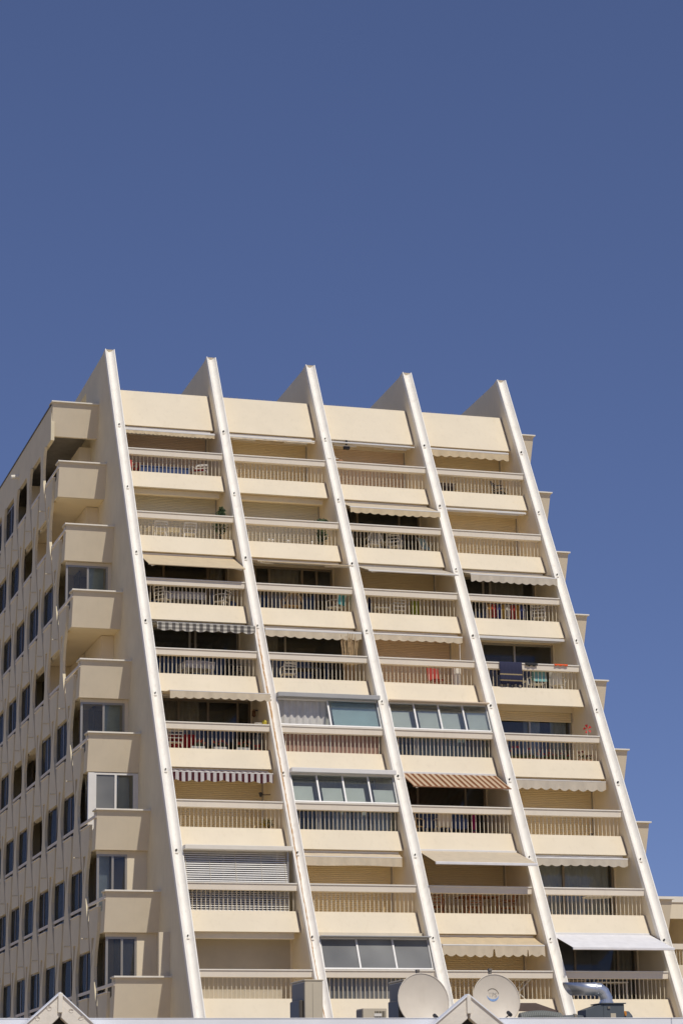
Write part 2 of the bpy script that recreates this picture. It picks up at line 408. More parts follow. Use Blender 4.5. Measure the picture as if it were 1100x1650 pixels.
for k in range(0, 8):
    yb = YR(k) + 2.35; z0, z1 = RT(k) - 1.05, RT(k) + 1.20
    for i in range(NB):
        a, b = i * W + 0.361, (i + 1) * W - 0.001
        top = RT(k) + 1.55 if k > 0 else 28.45
        m = MB(); m.box(a, b, yb - 0.04, yb + 0.18, z1, top)
        m.box(a, a + 0.05, yb - 0.03, yb + 0.18, z0, z1); m.box(b - 0.05, b, yb - 0.03, yb + 0.18, z0, z1)
        m.build('back_wall', WALL, bld)
        t = WT[(i, k)]
        if t[0] == 'shut':
            shutter(i, k, z0 + 0.01, z1 - 0.002, SHUT[t[1]], yb + 0.02)
        elif t[0] == 'plain':
            MB().box(a + 0.051, b - 0.051, yb - 0.01, yb + 0.1, z0, z1 - 0.001).build('smooth_panel', mat('dull_panel', (0.50, 0.45, 0.36), 0.7, 0.08, 1.0), bld)
        elif t[0] == 'half':
            shutter(i, k, RT(k) - 0.28, z1 - 0.002, SHUT[t[1]], yb + 0.02)
            window(i, k, z0, z1 - 0.01, yb + 0.13, ALU, GL, [.3, .66])
        elif t[0] == 'part':
            shutter(i, k, RT(k) + 0.86, z1 - 0.002, SHUT[0], yb - 0.0)
            window(i, k, z0, z1 - 0.01, yb + 0.13, t[1], GLB, t[2], t[3], t[4])
        else:
            window(i, k, z0, z1 - 0.01, yb + 0.06, t[1], GL, t[2], t[3], t[4])
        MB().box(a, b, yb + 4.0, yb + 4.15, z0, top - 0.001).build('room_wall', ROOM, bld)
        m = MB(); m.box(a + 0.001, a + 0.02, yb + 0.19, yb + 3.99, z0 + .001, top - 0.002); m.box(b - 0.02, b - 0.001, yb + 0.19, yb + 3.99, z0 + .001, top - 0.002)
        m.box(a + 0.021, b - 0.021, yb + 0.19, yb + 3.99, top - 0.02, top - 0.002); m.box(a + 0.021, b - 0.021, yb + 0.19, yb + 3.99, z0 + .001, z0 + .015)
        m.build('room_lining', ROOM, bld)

# sloping glazed enclosures between rail and upper band
def veranda(i, k, n, frame, gl, cap_mat, cap=(0.02, 0.98), curtain=None, lower=None, blinds=None, lowc=None, lowm=None, openq=(), blindm=None, capz=0.16):
    a, b = i * W + 0.385, (i + 1) * W - 0.03
    v = thing('glazed_enclosure', None, None, parent=bld)
    y0, zb = YR(k) + 0.05, RT(k) + 0.002; y1, zt = YR(k) + 0.56, RT(k) + 1.02
    d = Vector((0, y1 - y0, zt - zb)); L = d.length; d.normalize(); no = Vector((0, -d.z, d.y))
    def slab2(x0, x1, s0, s1, t, off=0.0):
        P = lambda x, s_, q: tuple(Vector((x, y0, zb)) + d * s_ + no * (q + off))
        return [P(x0, s0, -t), P(x1, s0, -t), P(x1, s1, -t), P(x0, s1, -t)], [P(x0, s0, t), P(x1, s0, t), P(x1, s1, t), P(x0, s1, t)]
    f = MB()
    f.loft(*slab2(a, b, 0.0, 0.05, 0.045)); f.loft(*slab2(a, b, L - 0.05, L, 0.045))
    xs = [a + (b - a) * q / n for q in range(n + 1)]
    for q, x in enumerate(xs):
        f.loft(*slab2(max(a, x - 0.028), min(b, x + 0.028), 0.051, L - 0.051, 0.035))
    f.build('frame', frame, v, bevel=0.004)
    for q in range(n):
        if q in openq: continue
        P0, P1 = slab2(xs[q] + 0.029, xs[q + 1] - 0.029, 0.052, L - 0.052, 0.003, 0.012 if q % 2 else -0.012)
        MB().loft(P0, P1).build('pane', gl, v)
    c = MB(); c.box(a - 0.02 + (b - a) * (cap[0] - 0.02), a + (b - a) * (cap[1] + 0.03), y1 - 0.32, YR(k) + 1.19, zt + 0.012, zt + capz)
    c.build('enclosure_roof', cap_mat, v, bevel=0.01)
    c = MB(); c.box(a, b, YR(k) + 1.0, YR(k) + 1.19, zt + capz + 0.001, RT(k) + 1.22); c.build('enclosure_fascia', WALL if capz < 0.1 else cap_mat, v)
    if blinds:
        for q in range(n):
            t0 = 0.06 * L
            P0, P1 = slab2(xs[q] + 0.05 + 0.10 * (q % 2), xs[q + 1] - 0.05 - 0.12 * ((q + 1) % 2), t0, L * blinds[q], 0.004, -0.10)
            MB().loft(P0, P1).build('blind', blindm or LILAC, v)
    if lowc:
        for c0, c1 in lowc:
            MB().box(a + (b - a) * c0, a + (b - a) * c1, YR(k) + 0.46, YR(k) + 0.47, RT(k) - 1.04, RT(k) - 0.2).build('low_curtain', lowm or CURT, v)
    # lower glazing behind the balusters
    f = MB(); yl = YR(k) + 0.27
    xl = [a + (b - a) * q / n for q in range(n + 1)]
    for x in xl: f.box(max(a, x - 0.025), min(b, x + 0.025), yl - 0.02, yl + 0.02, RT(k) - 1.04, RT(k) - 0.241)
    f.box(a, b, yl - 0.018, yl + 0.018, RT(k) - 0.92, RT(k) - 0.86); f.build('lower_frame', ALU, v)
    for q in range(n):
        MB().box(xl[q] + 0.026, xl[q + 1] - 0.026, yl - 0.004, yl + 0.004, RT(k) - 0.859, RT(k) - 0.242).build('lower_pane', lower or gl, v)
    if curtain:
        for c0, c1, h0, drop in curtain:
            xa, xb = a + (b - a) * c0, a + (b - a) * c1; nn_ = int((xb - xa) / 0.045) + 2
            c = MB(); yy = YR(k) + 0.66; ph = random.random() * 5
            vs = [(xa + (xb - xa) * q / nn_, yy + 0.035 * math.sin(q * 1.15 + ph)) for q in range(nn_ + 1)]
            for q in range(nn_):
                c.quad((vs[q][0], vs[q][1], RT(k) - 0.9), (vs[q + 1][0], vs[q + 1][1], RT(k) - 0.9), (vs[q + 1][0], vs[q + 1][1], RT(k) + h0), (vs[q][0], vs[q][1], RT(k) + h0))
            c.build('curtain', CURT, v, smooth=True)
    return v
BRICKP = mat('reed_mat_brown', (0.34, 0.21, 0.16), 0.8, 0.12, 6)
LILAC = mat('pale_blind', (0.76, 0.73, 0.66), 0.9, 0.05, 2)
veranda(1, 4, 2, ALUW, GLB, mat('grey_gutter', (0.42, 0.42, 0.41), 0.5), curtain=[(0.0, 0.56, 0.98, 0)], lower=BRICKP, openq=(0,), blinds=(0.07, 0.97), blindm=mat('pale_teal_blind', (.50, .60, .61), .9, .06, 2))
veranda(1, 5, 4, ALUW, GLB, ALUW, blinds=(0.62, 0.58, 0.60, 0.56), lowc=((.42, .58), (.62, .74), (.78, .95)))
veranda(2, 4, 4, ALUW, GLB, mat('peach_cap', (0.72, 0.58, 0.42), 0.6), capz=0.06, blinds=(0.72, 0.74, 0.72, 0.76), lowc=((.24, .78),), lowm=mat('sage_grey', (.33, .36, .34), .9, .15, 3))
veranda(1, 7, 3, ALUW, GLD, mat('grey_gutter', (0.42, 0.42, 0.41), 0.5), capz=0.05)
# venetian blind behind the railing of the left tier
def blind(i, k):
    a, b = i * W + 0.38, (i + 1) * W - 0.22
    v = thing('venetian_blind', None, None, parent=bld)
    s = MB(); n = 30; z1, z0 = RT(k) + 1.05, RT(k) - 0.98
    for q in range(n):
        z = z0 + (z1 - z0) * q / (n - 1); y = YR(k) + 0.31 + max(0, z - RT(k)) * 0.30
        s.loft([(a, y - 0.032, z - 0.02), (b, y - 0.032, z - 0.02), (b, y + 0.02, z + 0.022), (a, y + 0.02, z + 0.022)],
               [(a, y - 0.034, z - 0.016), (b, y - 0.034, z - 0.016), (b, y + 0.018, z + 0.026), (a, y + 0.018, z + 0.026)])
    s.build('slats', ALUW, v, kind='stuff')
    c = MB()
    for t in (.02, .25, .5, .75, .98): c.tube([(a + (b - a) * t, YR(k) + 0.27, z0), (a + (b - a) * t, YR(k) + 0.27, RT(k)), (a + (b - a) * t, YR(k) + 0.58, z1)], 0.006, 4)
    c.build('cord', BALU, v)
    h = MB(); h.box(a - 0.01, (i + 1) * W - 0.06, YR(k) + 0.22, YR(k) + 1.2, RT(k) + 1.05, RT(k) + 1.19); h.build('head_box', COPE, v, bevel=0.01)
    h = MB(); h.box((i + 1) * W - 0.21, (i + 1) * W - 0.15, YR(k) + 0.45, YR(k) + 0.55, z0, RT(k) + 1.049); h.build('post', ALU, v)
blind(0, 6)
# blind boxes under the soffit
for (i, k) in ((0, 1), (1, 1), (0, 7)):
    a, b = i * W + 0.4, (i + 1) * W - 0.15
    MB().box(a, b, YR(k) + 1.46, YR(k) + 1.64, RT(k) + 1.04, RT(k) + 1.26).build('blind_box', COPE if k == 7 else SOFF, bld, bevel=0.02)

# ------------------------------------------------------------------ left flank: stacked balconies and staggered hourglass panels
PITCH = 2 * S
XF = -1.80
OUT = [(0.19, -0.77, 0.77), (0.36, -0.74, 0.70), (0.52, -0.60, 0.56), (0.68, -0.34, 0.42), (0.85, -0.19, 0.33), (1.0, -0.21, 0.34), (1.2, -0.45, 0.50), (1.42, -0.74, 0.61), (1.648, -0.93, 0.645)]
def unit_mesh(tmin=0.19):
    bm = bmesh.new()
    rows = [r for r in OUT if r[0] > tmin + 1e-4]
    if tmin > 0.19:
        for q in range(len(OUT) - 1):
            if OUT[q][0] <= tmin < OUT[q + 1][0]:
                u = (tmin - OUT[q][0]) / (OUT[q + 1][0] - OUT[q][0])
                rows = [(tmin, OUT[q][1] + (OUT[q + 1][1] - OUT[q][1]) * u, OUT[q][2] + (OUT[q + 1][2] - OUT[q][2]) * u)] + rows
    else: rows = [OUT[0]] + rows
    def vert(y, t): return bm.verts.new((0, y, -H * t))
    slit = {0.52: (-0.14, 0.26), 0.68: (0.0, 0.25), 0.85: (0.15, 0.20)}
    prev = None
    for t, y0, y1 in rows:
        s = slit.get(round(t, 2)) if tmin <= 0.19 else None
        cur = {'l': vert(y1, t), 'r': vert(y0, t)}
        if s: cur['sr'] = vert(s[0], t); cur['sl'] = vert(s[1], t)
        if prev:
            if s and 'sr' in prev:
                bm.faces.new((prev['r'], prev['sr'], cur['sr'], cur['r'])); bm.faces.new((prev['sl'], prev['l'], cur['l'], cur['sl']))
            elif s:
                bm.faces.new((prev['r'], prev['l'], cur['l'], cur['sl'], cur['sr'], cur['r']))
            elif 'sr' in prev:
                bm.faces.new((prev['r'], prev['sr'], prev['sl'], prev['l'], cur['l'], cur['r']))
            else:
                bm.faces.new((prev['r'], prev['l'], cur['l'], cur['r']))
        prev = cur
    r = bmesh.ops.extrude_face_region(bm, geom=list(bm.faces))
    for v in [e for e in r['geom'] if isinstance(e, bmesh.types.BMVert)]: v.co.x += 0.10
    bmesh.ops.recalc_face_normals(bm, faces=bm.faces)
    me = bpy.data.meshes.new('facade_panel'); bm.to_mesh(me); bm.free(); me.materials.append(PANEL); return me
UM, UMT = unit_mesh(), unit_mesh(0.575)
spout_src = None
YMAX = 18.6
lipme = None
for k in range(-1, 8):
    n = 0
    while True:
        c = 3.63 - S * k + PITCH * n
        if c > YMAX: break
        o = bpy.data.objects.new('facade_panel', UMT if k < 0 else UM); COL.objects.link(o); o.parent = bld
        o.location = (XF - 0.065, c, RT(k))
        if k >= 0:
            if lipme is None:
                lipme = MB().box(-0.03, 0.105, -0.775, 0.775, -0.19 * H + 0.001, -0.19 * H + 0.03).build('panel_cap', COPE, o)
            else: inst(lipme, o, None, 'panel_cap')
            sp = MB().tube([(0, 0.92, -0.5 * H), (-0.2, 0.92, -0.5 * H - 0.01)], 0.022, 6) if spout_src is None else None
            if spout_src is None: spout_src = sp.build('overflow_spout', PANEL, o)
            else: inst(spout_src, o, None, 'overflow_spout')
        n += 1
# spandrel wall and long rail behind the panels, per storey
for k in range(0, 9):
    ys = YR(k) + 4.75
    m = MB(); m.box(-1.725, -1.6, ys, YBACK - 0.31, RT(k) - 1.78, RT(k) - 0.60); m.build('spandrel_wall', PANEL, bld)
    m = MB(); m.box(-1.80, -1.763, YR(k) + 2.13, YBACK - 0.31, RT(k) - 0.36, RT(k) - 0.26); m.build('flank_handrail', RAILP, bld)
m = MB(); m.box(XF + 0.005, XF + 0.14, 3.82, YBACK - 0.31, 27.62, 28.98); m.build('flank_roof_band', PANEL, bld)
m = MB(); m.box(XF - 0.03, XF + 0.17, 3.88, YBACK - 0.31, 28.985, 29.03); m.build('flank_coping', mat('zinc_edge', (0.10, 0.09, 0.08), 0.5), bld)
m = MB(); m.tube([(XF + 0.01, 11.3, 28.2), (XF - 0.30, 11.3, 28.16)], 0.09, 10); m.build('roof_outlet', COPE, bld)

LT = {(0, 1): 'o', (0, 2): 'o', (0, 3): 'd', (0, 4): 'c', (1, 1): 'o', (1, 2): 'o', (1, 3): 'c', (1, 4): 'd', (2, 1): 'd', (2, 2): 'c', (2, 3): 'd', (2, 4): 'c', (3, 1): 'o', (3, 2): 'o', (3, 3): 'c', (3, 4): 'd',
      (4, 1): 'd', (4, 2): 'c', (4, 3): 'o', (4, 4): 'o', (4, 5): 'd', (5, 1): 'c', (5, 2): 'c', (5, 3): 'o', (5, 4): 'd', (5, 5): 'd', (6, 1): 'd', (6, 2): 'c', (6, 3): 'd', (6, 4): 'c', (6, 5): 'd'}
for k in range(0, 8):
    n = 1
    while True:
        c = 3.63 - S * k + PITCH * n
        if c > YMAX: break
        y0, y1 = c - 1.34, c + 1.34; z0, z1 = RT(k) - 0.60, RT(k) + 1.02
        t = LT.get((k, n)) or random.choice('ccdd')
        if t == 'o':
            m = MB(); m.box(-0.45, -0.003, y0 - 0.3, y1 + 0.3, RT(k) - 1.049, RT(k) + 1.41)
            m.build('loggia_wall', WALL, bld)
        else:
            wn = thing('flank_window', None, None, parent=bld)
            f = MB(); xg = -1.742
            f.box(xg - 0.014, xg + 0.04, y0, y1, z1 - 0.06, z1); f.box(xg - 0.014, xg + 0.04, y0, y1, z0, z0 + 0.06)
            cut = y0 + (y1 - y0) * random.choice((0.35, 0.5, 0.62))
            for yy in (y0 + 0.03, cut, y1 - 0.03): f.box(xg - 0.02, xg + 0.045, yy - 0.03, yy + 0.03, z0 + 0.061, z1 - 0.061)
            f.build('frame', random.choice((ALU, ALUB, ALUB)), wn)
            for (p, q) in ((y0 + 0.061, cut - 0.031), (cut + 0.031, y1 - 0.061)):
                MB().box(xg - 0.003, xg + 0.003, p, q, z0 + 0.062, z1 - 0.062).build('pane', GLF, wn)
            if t == 'c':
                ca = MB(); s0, s1 = (y0 + 0.1, cut + 0.3) if random.random() < 0.5 else (cut - 0.3, y1 - 0.1); nn_ = int((s1 - s0) / 0.06)
                vs = [(-1.62 + 0.03 * math.sin(q * 1.4), s0 + (s1 - s0) * q / nn_) for q in range(nn_ + 1)]
                for q in range(nn_): ca.quad((vs[q][0], vs[q][1], z0), (vs[q + 1][0], vs[q + 1][1], z0), (vs[q + 1][0], vs[q + 1][1], z1 - 0.08), (vs[q][0], vs[q][1], z1 - 0.08))
                ca.build('curtain', random.choice((CURT, CURT, CURT2)), wn, smooth=True)
            MB().box(-0.95, -0.90, y0, y1, RT(k) - 1.049, RT(k) + 1.41).build('room_wall', mat('darkened_room', (.10, .085, .07), .9, .3, .8), bld)  # darker copy of the room plaster, interior shade put into its colour
        if t != 'o': m = MB(); m.box(-1.57, -0.30, c + 1.45, c + 1.55, RT(k) - 1.049, RT(k) + 1.41); m.build('partition', PANEL, bld)
        n += 1

# stacked corner balconies, both flanks
def corner_balcony(k, sgn, xw):
    y0 = YR(k) + 2.07; zt = RT(k) - 0.13
    X = lambda d: xw + sgn * d                        # d: distance out from the rib
    r = thing('corner_balcony', None, None, parent=bld)
    tp = 0.0 if sgn < 0 else 0.08
    T = lambda d, y, z: (X(d), y, z)
    h = 1.25; sb = 0.30
    f = MB()
    A = [T(0.0, y0, zt), T(1.76, y0, zt), T(1.76 - tp, y0 + sb, zt - h), T(0.0, y0 + sb, zt - h)]
    B = [T(0.0, y0 + 0.14, zt), T(1.76, y0 + 0.14, zt), T(1.76 - tp, y0 + sb + 0.14, zt - h), T(0.0, y0 + sb + 0.14, zt - h)]
    f.loft(A, B); f.build('front_panel', mat('corner_front', (0.765, 0.665, 0.50), 0.85, 0.04, 1.2, 0.2, 60, streak=0.1), r)
    if sgn < 0:
        f = MB(); f.box(X(1.775), X(1.64), y0 + 0.20, y0 + 0.50, zt - 0.62, zt - 0.001); f.build('side_panel', PANEL, r)
        f = MB()
        f.loft([T(1.64, y0 + 0.21, zt - 0.45), T(1.773, y0 + 0.21, zt - 0.45), T(1.773, y0 + sb + 0.11, zt - h + 0.002), T(1.64, y0 + sb + 0.11, zt - h + 0.002)],
               [T(1.64, y0 + 0.95, zt - 0.621), T(1.773, y0 + 0.95, zt - 0.621), T(1.773, y0 + 0.95, zt - h + 0.002), T(1.64, y0 + 0.95, zt - h + 0.002)])
        f.build('lower_side_panel', PANEL, r)
    else:
        f = MB(); f.loft([T(1.60, y0 + 0.141, zt - 0.001), T(1.758, y0 + 0.141, zt - 0.001), T(1.757 - tp, y0 + sb + 0.141, zt - h + .002), T(1.60 - tp, y0 + sb + 0.141, zt - h + .002)],
               [T(1.60, y0 + 2.4, zt - 0.001), T(1.758, y0 + 2.4, zt - 0.001), T(1.757 - tp, y0 + 2.4, zt - h + .002), T(1.60 - tp, y0 + 2.4, zt - h + .002)])
        f.build('side_panel', PANEL, r)
    c = MB(); c.box(min(X(0.001), X(1.82)), max(X(0.001), X(1.82)), y0 - 0.085, y0 + 0.20, zt + 0.002, zt + 0.055); c.build('coping', COPE, r, bevel=0.006)
    c = MB(); c.box(min(X(1.60), X(1.819)), max(X(1.60), X(1.819)), y0 + 0.201, y0 + 0.55, zt + 0.003, zt + 0.054); c.build('side_coping', PANEL, r)
for k in range(-1, 8):
    corner_balcony(k, -1, 0.0)
    corner_balcony(k, 1, NB * W + 0.16)
# corner loggias: deep and open, or glazed in the plane of the balcony above
for k in range(0, 8):
    z0, z1 = RT(k) - 1.049, RT(k) + 1.419
    yw = YR(k) + 4.02
    if k in (2, 4, 5, 6, 7):
        wn = thing('corner_window', None, None, parent=bld); y = yw + (0.0 if k == 5 else 0.16); f = MB(); zt = RT(k) + (1.40 if k == 5 else 1.30)
        xa, xb = (-1.66, -0.12) if k in (2, 4) else ((-1.50, -0.10) if k == 5 else (-1.66, -0.66))
        fm = ALUW if k == 5 else ALU
        f.box(xa, xb, y - 0.04, y + 0.04, zt - 0.07, zt); f.box(xa, xb, y - 0.04, y + 0.04, z0, z0 + 0.06)
        xm = xa + (xb - xa) * 0.52
        for x in (xa + 0.035, xm, xb - 0.035): f.box(x - 0.035, x + 0.035, y - 0.05, y + 0.045, z0 + 0.061, zt - 0.071)
        if k == 5:
            f.box(-1.70, -1.501, y - 0.05, y + 0.10, z0, zt); f.box(-0.099, -0.002, y - 0.04, y + 0.04, z0, zt)
        f.build('frame', fm, wn)
        MB().box(xa + .071, xm - .036, y - .003, y + .003, z0 + .062, zt - .072).build('pane', GLD if k == 5 else GL, wn)
        MB().box(xm + .036, xb - .071, y + .010, y + .016, z0 + .062, zt - .072).build('pane', GLB, wn)
        if k == 5:
            MB().box(-1.64, -1.634, y + .101, YR(k) + 4.86, z0 + .062, zt - .072).build('side_pane', GLB, wn)
            MB().box(xm + .1, xb - .15, y + .25, y + .26, z0, zt - .1).build('curtain', CURT, wn)
        else:
            m = MB(); m.box(xb, -0.002, y - 0.06, y + 0.1, z0, z1); m.box(-1.66, xb - 0.001, y - 0.05, y + 0.1, zt, z1); m.build('loggia_wall', WALL, bld)
            if k in (2, 4): MB().box(xm + 0.06, xb - 0.1, y + 0.3, y + 0.31, z0, zt).build('curtain', mat('sage_curtain', (0.58, 0.62, 0.52), 0.9, 0.1, 3), wn)
            elif k == 6: MB().box(xa + 0.1, xm - 0.05, y + 0.3, y + 0.31, z0, zt).build('curtain', mat('blue_curtain', (0.42, 0.47, 0.50), 0.9, 0.2, 3), wn)
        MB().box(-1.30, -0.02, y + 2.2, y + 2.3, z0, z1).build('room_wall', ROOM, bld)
    else:
        MB().box(-1.36, -0.002, YR(k) + 11.2, YR(k) + 11.3, z0, z1).build('loggia_back_wall', WALL, bld)
    if k == 7:
        MB().box(-0.34, -0.002, YR(k) + 2.33, YR(k) + 2.45, RT(k) - 0.074, RT(k) + 1.30).build('screen_wall', mat('corner_front', (0.6, 0.54, 0.45)), bld)
# right flank wall, plain stepped
m = MB(); xx = NB * W + 0.16
for k in range(0, 9):
    m.box(xx + 1.60, xx + 1.74, YR(k) + 4.6, YBACK - 0.31, RT(k) - 1.26 - (0 if k < 8 else RT(k) - 1.26), RT(k) + 1.54)
m.build('right_flank_wall', PANEL, bld)
# end balcony of the left flank
m = MB(); m.box(-2.6, -1.88, 14.1, 17.0, 8.3, 9.55); m.box(-2.6, -1.88, 14.1, 17.0, 11.1, 12.35)
#m.build('end_balcony', PANEL, bld)

# ------------------------------------------------------------------ awnings
def fabric(name, col, tr=0.3):
    return stripes(name, col, tuple(c * 0.985 for c in col), 0.9, 0.5, transl=tr)
CREAM = fabric('cream_canvas', (0.82, 0.69, 0.47)); ECRU = fabric('ecru_canvas', (0.81, 0.71, 0.54)); WHT = fabric('white_canvas', (0.90, 0.89, 0.89), 0.12)
GREYC = fabric('grey_cream_canvas', (0.76, 0.69, 0.57)); BROWN = stripes('brown_striped_canvas', (0.72, 0.56, 0.38), (0.30, 0.13, 0.06), 0.21, 0.5)
RED = stripes('maroon_striped_canvas', (0.10, 0.03, 0.035), (0.70, 0.66, 0.63), 0.21, 0.46); PLAID = stripes('checked_canvas', (0.25, 0.23, 0.21), (0.75, 0.71, 0.62), 0.24, 0.5, 0.13, (0.55, 0.55, 0.55))
BAR = mat('awning_bar', (0.78, 0.76, 0.72), 0.4, 0.03, 3)
def awning(i, k, yb, zb, fab, val, label, valh=0.0, sc=0.2, bar=0.04, x0=0.42, x1=0.12, wave=0.012, cass=None, arms=True, barm=None, sag=0.0, gaps=()):
    """yb, zb: front bar relative to the rail top of storey k; cassette tucked under the band above"""
    a, b = i * W + x0, (i + 1) * W - x1
    cy, cz = cass or (1.32, 1.12)
    base = Vector(((a + b) / 2, YR(k) + cy, RT(k) + cz)); L = (b - a) / 2
    r = thing('awning', label, 'awning', base, group=None)
    dy, dz = yb - cy, zb - cz
    MB().box(-L + 0.02, L - 0.02, -0.02, 0.12, -0.04, 0.09).build('cassette', BAR if val is not RED else COPE, r, bevel=0.015)
    n = 44; f = MB(); vs = []
    steps = 6
    for q in range(n + 1):
        x = -L + 2 * L * q / n
        for s_ in range(steps + 1):
            t = s_ / steps
            vs.append((x, dy * t, 0.03 + (dz - 0.03 + 0.02) * t - sag * math.sin(math.pi * t) + wave * math.sin(q * 0.83) * t * (1 - t) * 2))
    b0 = 0; f.v = vs + [(x, y + 0.0, z - 0.005) for x, y, z in vs]; N = len(vs)
    for q in range(n):
        for s_ in range(steps):
            p = q * (steps + 1) + s_; f.f.append((p, p + 1, p + steps + 2, p + steps + 1)); f.f.append((N + p, N + p + steps + 1, N + p + steps + 2, N + p + 1))
    f.build('canopy', fab, r, smooth=True)
    br = MB(); br.box(-L - 0.01, L + 0.01, dy - 0.035, dy + 0.03, dz - bar, dz + bar * 0.6); bo = br.build('front_bar', barm or BAR, r, bevel=0.012)
    if valh > 0:
        v = MB(); nv = 150; y = dy - 0.028; ph = random.random() * 6; top, bot = [], []
        for q in range(nv + 1):
            x = -L + 2 * L * q / nv
            wv = 0.012 * math.sin(x * 9 + ph) + 0.008 * math.sin(x * 23 + ph * 2)
            cut = abs(math.sin(math.pi * x / sc)) if sc else 0.5
            hh = valh * (0.78 + 0.22 * cut) * (1 + 0.05 * math.sin(x * 2.1 + ph))
            for g0 in gaps:
                if abs(x - (-L + 2 * L * g0)) < 0.03: hh *= 0.35
            top.append((x, y, dz - bar + 0.002)); bot.append((x, y + wv - 0.01, dz - bar - hh))
        for q in range(nv):
            v.quad(top[q], top[q + 1], bot[q + 1], bot[q])
        for q in range(nv):
            v.quad(*[(p[0], p[1] + 0.005, p[2]) for p in (top[q], bot[q], bot[q + 1], top[q + 1])])
        v.build('valance', val, r, smooth=True)
    if arms:
        for sx in (-1, 1):
            am = MB()
            if abs(dy) > 0.7:
                ex = sx * (L - 0.12); mid = sx * (L - 0.75)
                am.tube([(sx * (L - 0.3), 0.05, -0.05), (mid, dy * 0.5, dz * 0.5 - 0.07), (ex, dy + 0.04, dz - 0.03)], 0.028, 6)
            else:
                am.box(sx * (L - 0.25) - (0.9 if sx > 0 else 0), sx * (L - 0.25) + (0.9 if sx < 0 else 0), dy * 0.5 - 0.03, dy * 0.5 + 0.05, min(dz, 0) - 0.085, min(dz, 0) - 0.045)
            am.build('folding_arm', BAR, r)
    return r
C0 = (1.30, 1.10)
awning(0, 0, 0.79, 0.95, ECRU, CREAM, 'nearly closed cream awning with tiny scallops, top storey above red chair', 0.13, 0.16, 0.05)
awning(1, 0, 1.03, 1.02, ECRU, ECRU, 'rolled awning, bare bar with loose canvas, top storey over closed shutter', 0.05, 0.5, 0.045)
awning(2, 0, 0.95, 1.04, WHT, WHT, 'retracted white awning bar with black lamp under it, top storey', 0, bar=0.03)
awning(3, 0, 1.12, 1.10, CREAM, CREAM, 'closed cream awning with deep scalloped valance, top storey', 0.26, 0.36, 0.045, x1=0.16)
awning(2, 1, -0.08, 0.61, ECRU, CREAM, 'half open tan awning with wavy valance above round-backed chair', 0.22, 0.33, 0.03, x1=0.06)
awning(3, 1, 1.20, 1.12, WHT, WHT, 'retracted white awning with folded arms above closed cream shutter', 0, bar=0.05)
awning(0, 2, -0.32, 0.40, CREAM, CREAM, 'open plain cream awning over table with patterned cloth', 0, bar=0.02, x1=0.08, barm=mat('cream_bar', (0.66, 0.55, 0.38), 0.5))
awning(1, 2, -0.16, 0.76, CREAM, CREAM, 'open flat tan awning seen from below, over brown chair', 0, bar=0.02, x1=0.08, barm=mat('cream_bar', (0.66, 0.55, 0.38), 0.5))
awning(2, 2, -0.30, 0.60, GREYC, GREYC, 'open white barred awning above dark blue folded parasol', 0, bar=0.03, x0=0.52, x1=0.06)
awning(3, 2, 0.0, 0.74, GREYC, GREYC, 'greyish awning with wavy valance above multicoloured towels', 0.26, 0.30, 0.03, x0=0.52, x1=0.08)
awning(0, 3, 0.06, 0.89, PLAID, PLAID, 'awning with grey and white checked scalloped valance', 0.28, 0.42, 0.012, x0=0.46, x1=0.06)
awning(1, 3, 0.49, 0.92, ECRU, ECRU, 'ecru awning with round bar and scalloped valance above reed bundle', 0.24, 0.34, 0.05, x0=0.42, x1=0.06)
awning(2, 3, 0.91, 1.02, ECRU, ECRU, 'cream scalloped awning with thin prop pole over brown shutter', 0.20, 0.34, 0.035)
awning(3, 3, 1.05, 1.12, WHT, WHT, 'rolled white awning tube above balcony with navy towel', 0, bar=0.06, wave=0)
awning(0, 4, -0.36, 0.97, ECRU, ECRU, 'open awning with cream scalloped valance above red flower boxes', 0.24, 0.30, 0.02, x0=0.46, x1=0.08)
awning(0, 5, 0.79, 1.02, RED, RED, 'closed awning with maroon and white striped valance', 0.30, 0.52, 0.02, x0=0.42)
awning(2, 5, -0.25, 0.59, BROWN, BROWN, 'open awning with brown and beige stripes', 0, cass=(1.12, 1.20), bar=0.02, x1=0.10, barm=mat('brown_bar', (0.3, 0.15, 0.08), 0.5), wave=0.02)
awning(3, 5, 0.98, 1.10, GREYC, GREYC, 'closed grey cream awning with shallow scallops below geranium balcony', 0.32, 0.34, 0.02, arms=False)
awning(1, 6, 1.08, 0.99, ECRU, ECRU, 'closed awning with crumpled straight cream valance', 0.30, 0, 0.02)
awning(2, 6, -0.63, 0.66, ECRU, ECRU, 'open ecru awning with thick white bar above wooden garden furniture', 0, cass=(1.12, 1.21), bar=0.055, x0=0.46, x1=0.04, wave=0, barm=WHT)
awning(3, 6, 1.00, 1.08, WHT, GREYC, 'closed awning with white bar and ruffled valance above green tinted windows', 0.24, 0.34, 0.035)
awning(2, 7, 0.43, 0.82, CREAM, ECRU, 'half open peach awning with split wavy valance above trestle table', 0.34, 0.32, 0.03, x1=0.10, gaps=(0.5, 0.83), wave=0.05)
awning(3, 7, -0.71, 0.66, WHT, WHT, 'large plain bright white open awning', 0, cass=(1.12, 1.21), bar=0.055, x0=0.42, x1=0.08, wave=0, barm=WHT)

